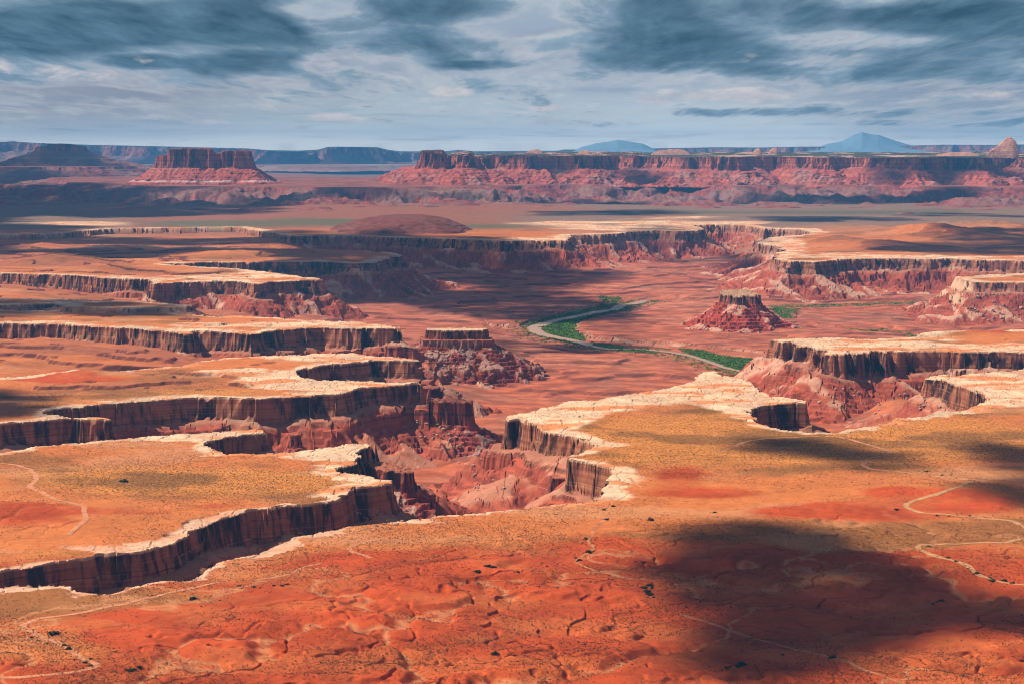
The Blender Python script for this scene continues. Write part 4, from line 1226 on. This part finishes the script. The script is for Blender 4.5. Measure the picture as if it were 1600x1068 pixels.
drape("dirt_road", "0,724 25,726 47,732 55,740 55,750 47,762 70,770 95,782 130,790 135,810 120,825 107,836", 6, M_ROAD, "pale dirt road winding over the near left bench", "dirt road")
drape("dirt_road", "344,909 262,926 194,944 100,961 56,967 34,976 33,981 47,987 94,1006 125,1025 150,1037 152,1041 125,1048 62,1055 0,1058", 5.5, M_ROAD, "dirt road with a hairpin bend in the bottom left corner", "dirt road")
drape("dirt_road", "400,905 454,897 475,885 500,880", 4, M_ROAD, "short pale track on the sandy ground below the canyon rim", "dirt road")
drape("dirt_road", "600,841 575,846 547,854 547,861 562,866 580,872", 4.5, M_ROAD, "small looping pale track above the red hummocks", "dirt road")
drape("dirt_road", "1122,705 1145,699 1162,690 1200,684 1300,681 1325,685 1355,694 1375,700 1391,705 1390,708 1375,711 1360,716 1348,722 1347,726 1356,731 1425,739 1475,745 1517,750 1600,752 1700,754", 6.5, M_ROAD, "long pale road crossing the grassy bench on the right", "dirt road")
drape("dry_wash", "1517,751 1500,760 1475,769 1450,775 1425,782 1416,788 1418,792 1427,797 1450,802 1500,806 1550,810 1585,814 1598,820 1605,828", 7, M_WASH, "sandy wash branching from the long road towards the right edge", "wash", wob=0.5)
drape("dry_wash", "1640,835 1600,841 1575,847 1500,850 1465,850 1436,851 1434,855 1440,860 1465,869 1500,879 1517,887 1535,900 1555,907 1600,914 1660,920", 6, M_WASH, "sandy wash with dark shrubs at the edge of the big shadow", "wash", wob=0.5)
drape("dry_wash", "950,806 940,815 926,830 920,843 926,857 910,868 898,877 912,886 933,893 965,899 995,905", 3.5, M_GULLY, "thin shrub lined gully down the middle of the red ground", "wash", wob=0.6)
drape("dry_wash", "1060,960 1112,974 1160,992 1215,1008 1242,1015 1297,1025 1349,1046 1394,1060 1430,1080", 4, M_GULLY, "faint reddish wash running through the shaded ground at the bottom", "wash", wob=0.6)
drape("dirt_road", "980,747 984,745 992,755 1002,761", 4, M_ROAD, "short bit of track near the alcove's grassy edge", "dirt road")

# ------------------------------------------------------------------ plants
M_SCRUB = plain_material("scrub_leaves", (0.075, 0.045, 0.018), var=0.45, scale=0.03)
M_SHRUB = plain_material("shrub_leaves", (0.040, 0.050, 0.018), var=0.45, scale=0.6)


def scatter_scrub(n, r0, r1):
    a = rng.uniform(-0.29, 0.29, n); u = rng.uniform(0, 1, n)
    r = 1 / (1 / r0 + u * (1 / r1 - 1 / r0))
    return np.stack([r * np.sin(a), r * np.cos(a)], 1)


xy = scatter_scrub(800000, 1440, 3700)
dens = 0.5 + 0.9 * fbm(xy[:, 0], xy[:, 1], 120, 4, seed=221) + 0.5 * fbm(xy[:, 0], xy[:, 1], 500, 2, seed=222)
dens -= 0.25 * sample(topm * sstep(red_w, 0.4, 0.8), xy[:, 0], xy[:, 1])
dens -= 1.0 * sample(sl_w, xy[:, 0], xy[:, 1])
dens += 0.35 * sample(sstep(grass_w, 0.3, 0.8), xy[:, 0], xy[:, 1])
keep = (rng.uniform(0, 1, len(xy)) < np.clip(dens, 0.03, 0.9)) & (sample(topm, xy[:, 0], xy[:, 1]) > 0.5)
xy = xy[keep]
size = rng.gamma(3, 0.16, len(xy)) + 0.30
V, f = clumps(xy, ground(xy[:, 0], xy[:, 1]), size, size * 0.8, 3)
o = mesh_from("scrub", V, f, M_SCRUB)
tag(o, "low dark desert scrub dotted over the near benches", "scrub", kind="stuff")
print("scrub", len(xy))


def bush_mesh(i):
    r_ = np.random.default_rng(300 + i)
    n = 150
    d = r_.normal(0, 1, (n, 3)); d /= np.linalg.norm(d, axis=1)[:, None]
    rad = r_.uniform(0.55, 1.0, n)[:, None]
    c = d * rad * np.array([1.0, 0.85 + 0.2 * r_.random(), 0.62]); c[:, 2] = np.abs(c[:, 2]) + 0.05
    lob = 1 + 0.35 * np.sin(3 * np.arctan2(c[:, 1], c[:, 0]) + i)
    c[:, :2] *= lob[:, None]
    t = r_.normal(0, 1, (n, 3)); t /= np.linalg.norm(t, axis=1)[:, None]
    b = np.cross(t, d); b /= np.linalg.norm(b, axis=1)[:, None] + 1e-9
    s = r_.uniform(0.13, 0.26, n)[:, None]
    V = np.stack([c + t * s, c + b * s, c - t * s, c - b * s], 1).reshape(-1, 3)
    stem = np.array([[.1, 0, -.1], [-.05, .09, -.1], [-.05, -.09, -.1], [.35, .1, .5], [-.3, .2, .5], [0, -.35, .55]])
    nV = len(V)
    f = np.arange(nV).reshape(-1, 4)
    f = np.concatenate([f, np.array([[0, 1, 4, 3], [1, 2, 5, 4], [2, 0, 3, 5]]) + nV])
    return np.concatenate([V, stem]), f


BUSH = []
for i in range(4):
    v, f = bush_mesh(i)
    ob = mesh_from("shrub", v, f, M_SHRUB)
    BUSH.append(ob.data)
    bpy.data.objects.remove(ob)


def shrub(px, py, s, label, group):
    x, y, z = hit(px, py)
    o = bpy.data.objects.new("shrub", BUSH[random.randrange(4)])
    COL.objects.link(o)
    o.location = (x, y, z - 0.05 * s)
    o.scale = (s * random.uniform(.85, 1.2), s, s * random.uniform(.85, 1.15))
    o.rotation_euler = (0, 0, random.uniform(0, 6.28))
    tag(o, label, "shrub", group)


shrub(84, 990, 4.2, "large dark round shrub beside the hairpin road at bottom left", "dark shrubs of the near benches")
shrub(193, 752, 5.0, "single dark bush alone on the near left bench", "dark shrubs of the near benches")
for q, lb, g in [("1387,733 1417,735 1450,737 1456,738 1472,741 1484,743 1497,747 1522,750", "dark shrub along the long pale road on the right", "shrubs along the long road"),
                 ("1462,804 1480,805 1498,806 1517,806 1521,807 1537,809 1403,795", "green shrub beside the sandy wash below the road", "shrubs beside the upper wash"),
                 ("1450,853 1455,865 1462,868 1482,872 1492,876 1506,880 1510,884 1514,887 1519,891 1522,895 1527,896 1545,904 1552,906 1566,909 1580,912", "dark shrub on the bank of the wash at the shadow's edge", "shrubs on the shadowed wash"),
                 ("946,795 942,797 957,790 951,810 947,812 917,840 915,842 925,860 930,857 922,862 897,872 902,878 908,876 860,860 852,884 827,842 829,845", "dark green shrub in the thin gully of the red ground", "shrubs in the central gully"),
                 ("1016,916 1012,914 1002,920 1006,918 1017,930 1014,926 1019,933 1022,919", "dense dark shrub in the clump where the gully ends", "shrub clump at the gully's end"),
                 ("810,895 806,896 813,894 817,892 1110,800 1114,801 1020,811 1016,810 760,886 772,887 745,893 695,903 640,1000 775,1021 815,1048", "small dark shrub on the open red ground", "shrubs on the red ground"),
                 ("1117,1049 1125,1047 1133,1045 1140,1042 1150,1040 1160,1038 1223,1024 1300,1029 1465,941 1472,939 1458,944 1120,925 1108,900", "dark shrub on the shaded ground at the bottom", "shrubs in the big shadow"),
                 ("100,1010 110,1014 118,1030 126,1032 136,1036 143,1041 130,1046 120,1042 86,1049 60,1000 75,1003 160,1046 205,1048 220,1045 140,1030 50,995 148,1046", "dark shrub close to the hairpin road", "shrubs along the hairpin road"),
                 ("370,915 380,916 395,916 405,917 440,915 448,914 428,914 300,935 310,938 345,938 240,932", "olive shrub on the sandy slope below the canyon rim", "shrubs on the sandy slope")]:
    for (sx, sy) in P(q):
        shrub(sx + random.uniform(-3, 3), sy + random.uniform(-1.6, 1.6), random.choice((0.8, 1.1, 1.5, 2.0, 2.6, 3.3)) * random.uniform(.85, 1.15), lb, g)

# ------------------------------------------------------------------ fallen boulders
M_BOULDER = plain_material("boulder_stone", (0.38, 0.235, 0.175), var=0.35, scale=0.15)


def boulder_mesh(i):
    bm_rng = np.random.default_rng(500 + i)
    import bmesh
    bm = bmesh.new()
    bmesh.ops.create_cube(bm, size=1.6)
    bmesh.ops.subdivide_edges(bm, edges=bm.edges[:], cuts=2, use_grid_fill=True)
    sh = bm_rng.uniform(0.7, 1.2, 3)
    for v in bm.verts:
        n = np.array(v.co.normalized())
        p = np.array(v.co) * 0.62 + n * 0.38
        p = p * sh + bm_rng.normal(0, 0.09, 3)
        v.co = p
    for k in range(3):
        nn = Vector(bm_rng.normal(0, 1, 3)).normalized()
        r_ = bmesh.ops.bisect_plane(bm, geom=bm.verts[:] + bm.edges[:] + bm.faces[:], plane_co=nn * 0.72, plane_no=nn, clear_outer=True)
        es = [e for e in r_['geom_cut'] if isinstance(e, bmesh.types.BMEdge)]
        if es: bmesh.ops.contextual_create(bm, geom=es)
    me = bpy.data.meshes.new("boulder")
    bm.to_mesh(me); bm.free()
    me.materials.append(M_BOULDER)
    return me


BOULD = [boulder_mesh(i) for i in range(6)]


def boulders(poly, n, smin, smax, label, group):
    pl = np.array(P(poly))
    c = 0
    while c < n:
        px = random.uniform(pl[:, 0].min(), pl[:, 0].max()); py = random.uniform(pl[:, 1].min(), pl[:, 1].max())
        if poly_sdf(pl[:, 0], pl[:, 1], np.array([px]), np.array([py]))[0] > 0:
            continue
        h = hit_all(px, py)
        if h is None:
            c += 1; continue
        x, y, z = h
        s = smin + (smax - smin) * random.random() ** 2.5
        o = bpy.data.objects.new("boulder", random.choice(BOULD))
        COL.objects.link(o)
        o.location = (x, y, z + 0.25 * s)
        o.scale = (s, s, s * random.uniform(.6, .9))
        o.rotation_euler = (random.uniform(-.4, .4), random.uniform(-.4, .4), random.uniform(0, 6.28))
        tag(o, label, "boulder", group)
        c += 1


bpy.context.view_layer.update()


def hit_all(px, py):
    dx = (px - 800) / F; du = (534 - py) / F
    v = Vector((dx, CP + du * SP, -SP + du * CP)).normalized()
    ok, loc, nrm, idx, ob, _ = scene.ray_cast(bpy.context.evaluated_depsgraph_get(), Vector((0, 0, 0)) + v * 1000, v)
    return (loc.x, loc.y, loc.z) if ok else None


boulders("650,550 690,545 745,548 748,575 735,592 680,595 655,580", 50, 1.8, 5.5, "pale boulder on the slope in front of the square topped butte", "boulders below the square topped butte")
boulders("640,650 680,655 745,685 720,705 650,690", 45, 1.5, 4.5, "pale boulder on the talus below the dark red block", "boulders below the dark red block")
boulders("1270,610 1310,600 1380,615 1450,600 1470,640 1330,655 1275,640", 50, 1.5, 4.8, "pale boulder on the red talus under the right rim", "boulders under the right rim")
boulders("1490,460 1540,455 1600,458 1600,505 1520,500", 45, 2.5, 6.5, "grey boulder on the rubble slope at the far right edge", "boulders on the rubble slope at far right")
boulders("555,795 600,795 640,815 610,830 560,815", 30, 1.0, 3.0, "pale boulder at the foot of the near left bench's tip", "boulders at the foot of the near left bench")
boulders("1090,505 1130,500 1200,510 1230,522 1120,528", 30, 1.8, 5.0, "pale boulder around the foot of the capped butte", "boulders around the capped butte")
boulders("700,690 790,700 800,760 730,780", 25, 1.2, 3.2, "red boulder on the canyon floor between the near rims", "boulders on the canyon floor")

# ------------------------------------------------------------------ clouds that throw the broad shadows (above the frame)
M_CLOUD = bpy.data.materials.new("cloud_vapour")
M_CLOUD.use_nodes = True
_w = NT(M_CLOUD.node_tree)
_o = _w.n('ShaderNodeOutputMaterial')
_d = _w.n('ShaderNodeBsdfDiffuse'); _d.inputs[0].default_value = (0.85, 0.86, 0.88, 1)
_tr = _w.n('ShaderNodeBsdfTransparent'); _m2 = _w.n('ShaderNodeMixShader'); _m2.inputs[0].default_value = 0.80
_t = _w.n('ShaderNodeBsdfTranslucent'); _t.inputs[0].default_value = (0.8, 0.82, 0.86, 1)
_m = _w.n('ShaderNodeMixShader'); _m.inputs[0].default_value = 0.4
_w.t.links.new(_d.outputs[0], _m.inputs[1]); _w.t.links.new(_t.outputs[0], _m.inputs[2])
_w.t.links.new(_m.outputs[0], _m2.inputs[1]); _w.t.links.new(_tr.outputs[0], _m2.inputs[2]); _w.t.links.new(_m2.outputs[0], _o.inputs[0])


def ico(sub):
    import bmesh
    bm = bmesh.new()
    bmesh.ops.create_icosphere(bm, subdivisions=sub, radius=1.0)
    v = np.array([x.co[:] for x in bm.verts]); f = np.array([[q.index for q in x.verts] for x in bm.faces])
    bm.free()
    return v, f


ICO_V, ICO_F = ico(2)
CV, CF = [], []
ncv = 0


def cloud_for_shadow(poly, zc, puff, fill=1.0, zg=-400.0, R=None):
    """cloud body of overlapping puffs standing where it shades the traced patch of ground"""
    global ncv
    if R is None:
        qx, qy = to_world(P(poly), zg)
    else:                       # a patch of wall: same bearings, spread in depth round the distance R
        a = np.array(P(poly)); m_ = a[:, 1].mean()
        qx, qy = at_r([(p_, R - (q_ - m_) / F * R * 3.0) for p_, q_ in a])
    lift = (zc - zg) / L[2]
    ox, oy = L[0] * lift, L[1] * lift
    area = 0.5 * abs(np.dot(qx, np.roll(qy, 1)) - np.dot(qy, np.roll(qx, 1)))
    n = int(min(2600, max(16, fill * 3.0 * area / (puff * puff))))
    c = np.stack([rng.uniform(qx.min(), qx.max(), n * 6), rng.uniform(qy.min(), qy.max(), n * 6)], 1)
    sd = poly_sdf(qx, qy, c[:, 0], c[:, 1])
    lim = -0.25 * puff + fbm(c[:, 0], c[:, 1], puff * 6, 3, seed=400) * puff * 1.6
    c = c[sd < lim]; sd = sd[sd < lim]
    c = c[:n]
    for (x, y) in c:
        s = puff * rng.uniform(0.45, 1.05)
        v = ICO_V * np.array([s, s * rng.uniform(.8, 1.2), s * rng.uniform(.35, .6)])
        v = v * (1 + 0.22 * rng.normal(0, 1, (len(v), 1)) * 0.6)
        v = v + np.array([x + ox, y + oy, zc + rng.uniform(-.3, .6) * puff])
        CV.append(v); CF.append(ICO_F + ncv); ncv += len(v)


cloud_for_shadow("1050,885 1085,822 1130,808 1200,818 1330,832 1400,852 1470,882 1530,906 1640,930 1700,960 1640,1000 1500,985 1400,992 1350,1020 1290,1052 1200,1064 1110,1062 1075,1030 1045,980 1030,930", 3200, 40, fill=1.4)
cloud_for_shadow("1130,702 1180,690 1290,686 1350,702 1420,712 1410,735 1330,742 1300,728 1230,722", 3000, 36)
cloud_for_shadow("1520,690 1600,700 1720,700 1720,800 1600,790 1500,768 1560,745", 3000, 38)
cloud_for_shadow("0,330 -200,330 -200,384 40,380 140,374 300,372 420,370 560,372 560,383 640,400 700,418 830,408 900,395 880,378 700,368 500,366 480,358 300,366 150,360 60,350", 1300, 130, fill=1.3)
cloud_for_shadow("400,378 520,378 640,396 660,418 560,420 480,425 420,412 400,396", 1300, 90, fill=1.3)
cloud_for_shadow("800,430 900,425 960,440 900,452 820,448", 1300, 90, fill=0.3)
cloud_for_shadow("1360,392 1450,372 1520,362 1640,358 1800,358 1800,398 1600,398 1480,396", 1300, 110)
cloud_for_shadow("1180,342 1320,338 1420,345 1300,350 1200,350", 1500, 160, fill=0.8)
cloud_for_shadow("850,332 1000,329 1120,334 1000,339 860,338", 1500, 160, fill=0.7)
cloud_for_shadow("1440,330 1560,333 1560,341 1430,338", 1500, 160, fill=0.6)
cloud_for_shadow("760,470 900,462 900,472 780,482", 1300, 60, fill=0.5)
cloud_for_shadow("-100,322 60,318 160,322 260,321 200,328 60,332 -100,330", 1500, 120, fill=.4)
cloud_for_shadow("-300,222 -40,220 80,218 180,226 250,245 250,285 100,294 -40,294 -300,290", 3600, 420, zg=-130.0, R=21800)
cloud_for_shadow("110,285 180,292 300,292 420,297 400,309 300,306 200,316 100,305", 2600, 130, fill=.5, zg=-330.0, R=14300)
cloud_for_shadow("940,246 1000,250 1000,290 950,290", 2600, 170, zg=-180.0, R=15400, fill=.7)
cloud_for_shadow("1340,250 1480,255 1490,290 1350,292", 2600, 170, zg=-180.0, R=14900, fill=.8)
cloud_for_shadow("1490,262 1660,262 1660,284 1490,280", 2600, 170, zg=-150.0, R=14800, fill=.9)
cloud_for_shadow("780,240 900,240 900,262 800,268", 2600, 170, zg=-130.0, R=15500, fill=.6)
cloud_for_shadow("0,225 200,225 420,235 520,232 640,238 640,285 500,280 300,290 0,290", 6000, 900, zg=-200.0, R=36000, fill=.8)
cloud_for_shadow("1000,232 1900,224 1900,238 1000,240", 6000, 900, zg=-100.0, R=42000, fill=.8)
cloud_for_shadow("-300,255 120,252 235,258 230,292 100,298 -300,295", 3600, 420, zg=-320.0, R=20300)
cloud_for_shadow("1120,300 1260,290 1400,300 1500,292 1480,326 1320,334 1180,330 1080,325", 2600, 150, zg=-360.0, R=13900, fill=1.0)
cloud_for_shadow("860,300 1000,292 1060,310 960,328 820,322", 2600, 150, zg=-360.0, R=13900, fill=.8)
cloud_for_shadow("520,300 700,298 760,312 640,322 500,318", 2600, 150, zg=-360.0, R=13900, fill=.35)
cloud_for_shadow("0,300 120,305 300,320 460,318 420,334 200,340 0,336 -200,330", 2000, 150, fill=1.4)
cloud_for_shadow("-100,378 80,384 240,378 420,384 560,388 520,402 360,398 180,404 40,398 -100,400", 1600, 80, fill=1.8)
cloud_for_shadow("-200,600 20,604 90,625 60,650 -40,655 -200,650", 2600, 36, fill=1.1)
cloud_for_shadow("-150,470 60,468 200,476 290,484 240,494 80,496 -150,496", 2200, 50, fill=1.0)
cloud_for_shadow("100,545 260,540 420,538 380,552 200,556", 2400, 40, fill=.8)
cloud_for_shadow("560,400 700,402 860,410 940,420 900,438 720,440 600,432", 1600, 80, fill=1.0)
cloud_for_shadow("940,350 1060,352 1200,372 1160,390 1080,380 980,362", 1600, 80, fill=.35)
cloud_for_shadow("620,470 760,462 900,458 960,452 940,466 840,480 700,488", 1800, 60, fill=.35)
cloud_for_shadow("820,560 940,566 1060,585 1000,602 880,598 800,585", 2200, 44, fill=.3)
cloud_for_shadow("640,590 760,588 800,600 760,625 680,620", 2200, 40, fill=.3)
cv = np.concatenate(CV); cf_ = np.concatenate(CF)
clouds = mesh_from("clouds", cv, cf_, M_CLOUD, smooth=True)
tag(clouds, "broken fair weather clouds high above the near benches", "clouds", kind="stuff")

# ------------------------------------------------------------------ haze
HX, HY0, HY1, HZ0, HZ1 = 22000.0, -4000.0, 43600.0, -760.0, 262.0
hv = np.array([[sx, sy, sz] for sx in (-HX, HX) for sy in (HY0, HY1) for sz in (HZ0, HZ1)])
hf = np.array([[0, 1, 3, 2], [4, 6, 7, 5], [0, 4, 5, 1], [2, 3, 7, 6], [0, 2, 6, 4], [1, 5, 7, 3]])
M_HAZE = bpy.data.materials.new("haze_air")
M_HAZE.use_nodes = True
_w = NT(M_HAZE.node_tree)
_o = _w.n('ShaderNodeOutputMaterial')
_p = _w.n('ShaderNodeVolumePrincipled')
_p.inputs['Color'].default_value = (0.09, 0.39, 0.80, 1)
_p.inputs['Density'].default_value = 2.2e-5
_p.inputs['Anisotropy'].default_value = 0.0
_w.t.links.new(_p.outputs[0], _o.inputs['Volume'])
haze = mesh_from("haze", hv, hf, M_HAZE)
tag(haze, "thin blue haze that fades the far mesas and mountains", "haze", kind="stuff")
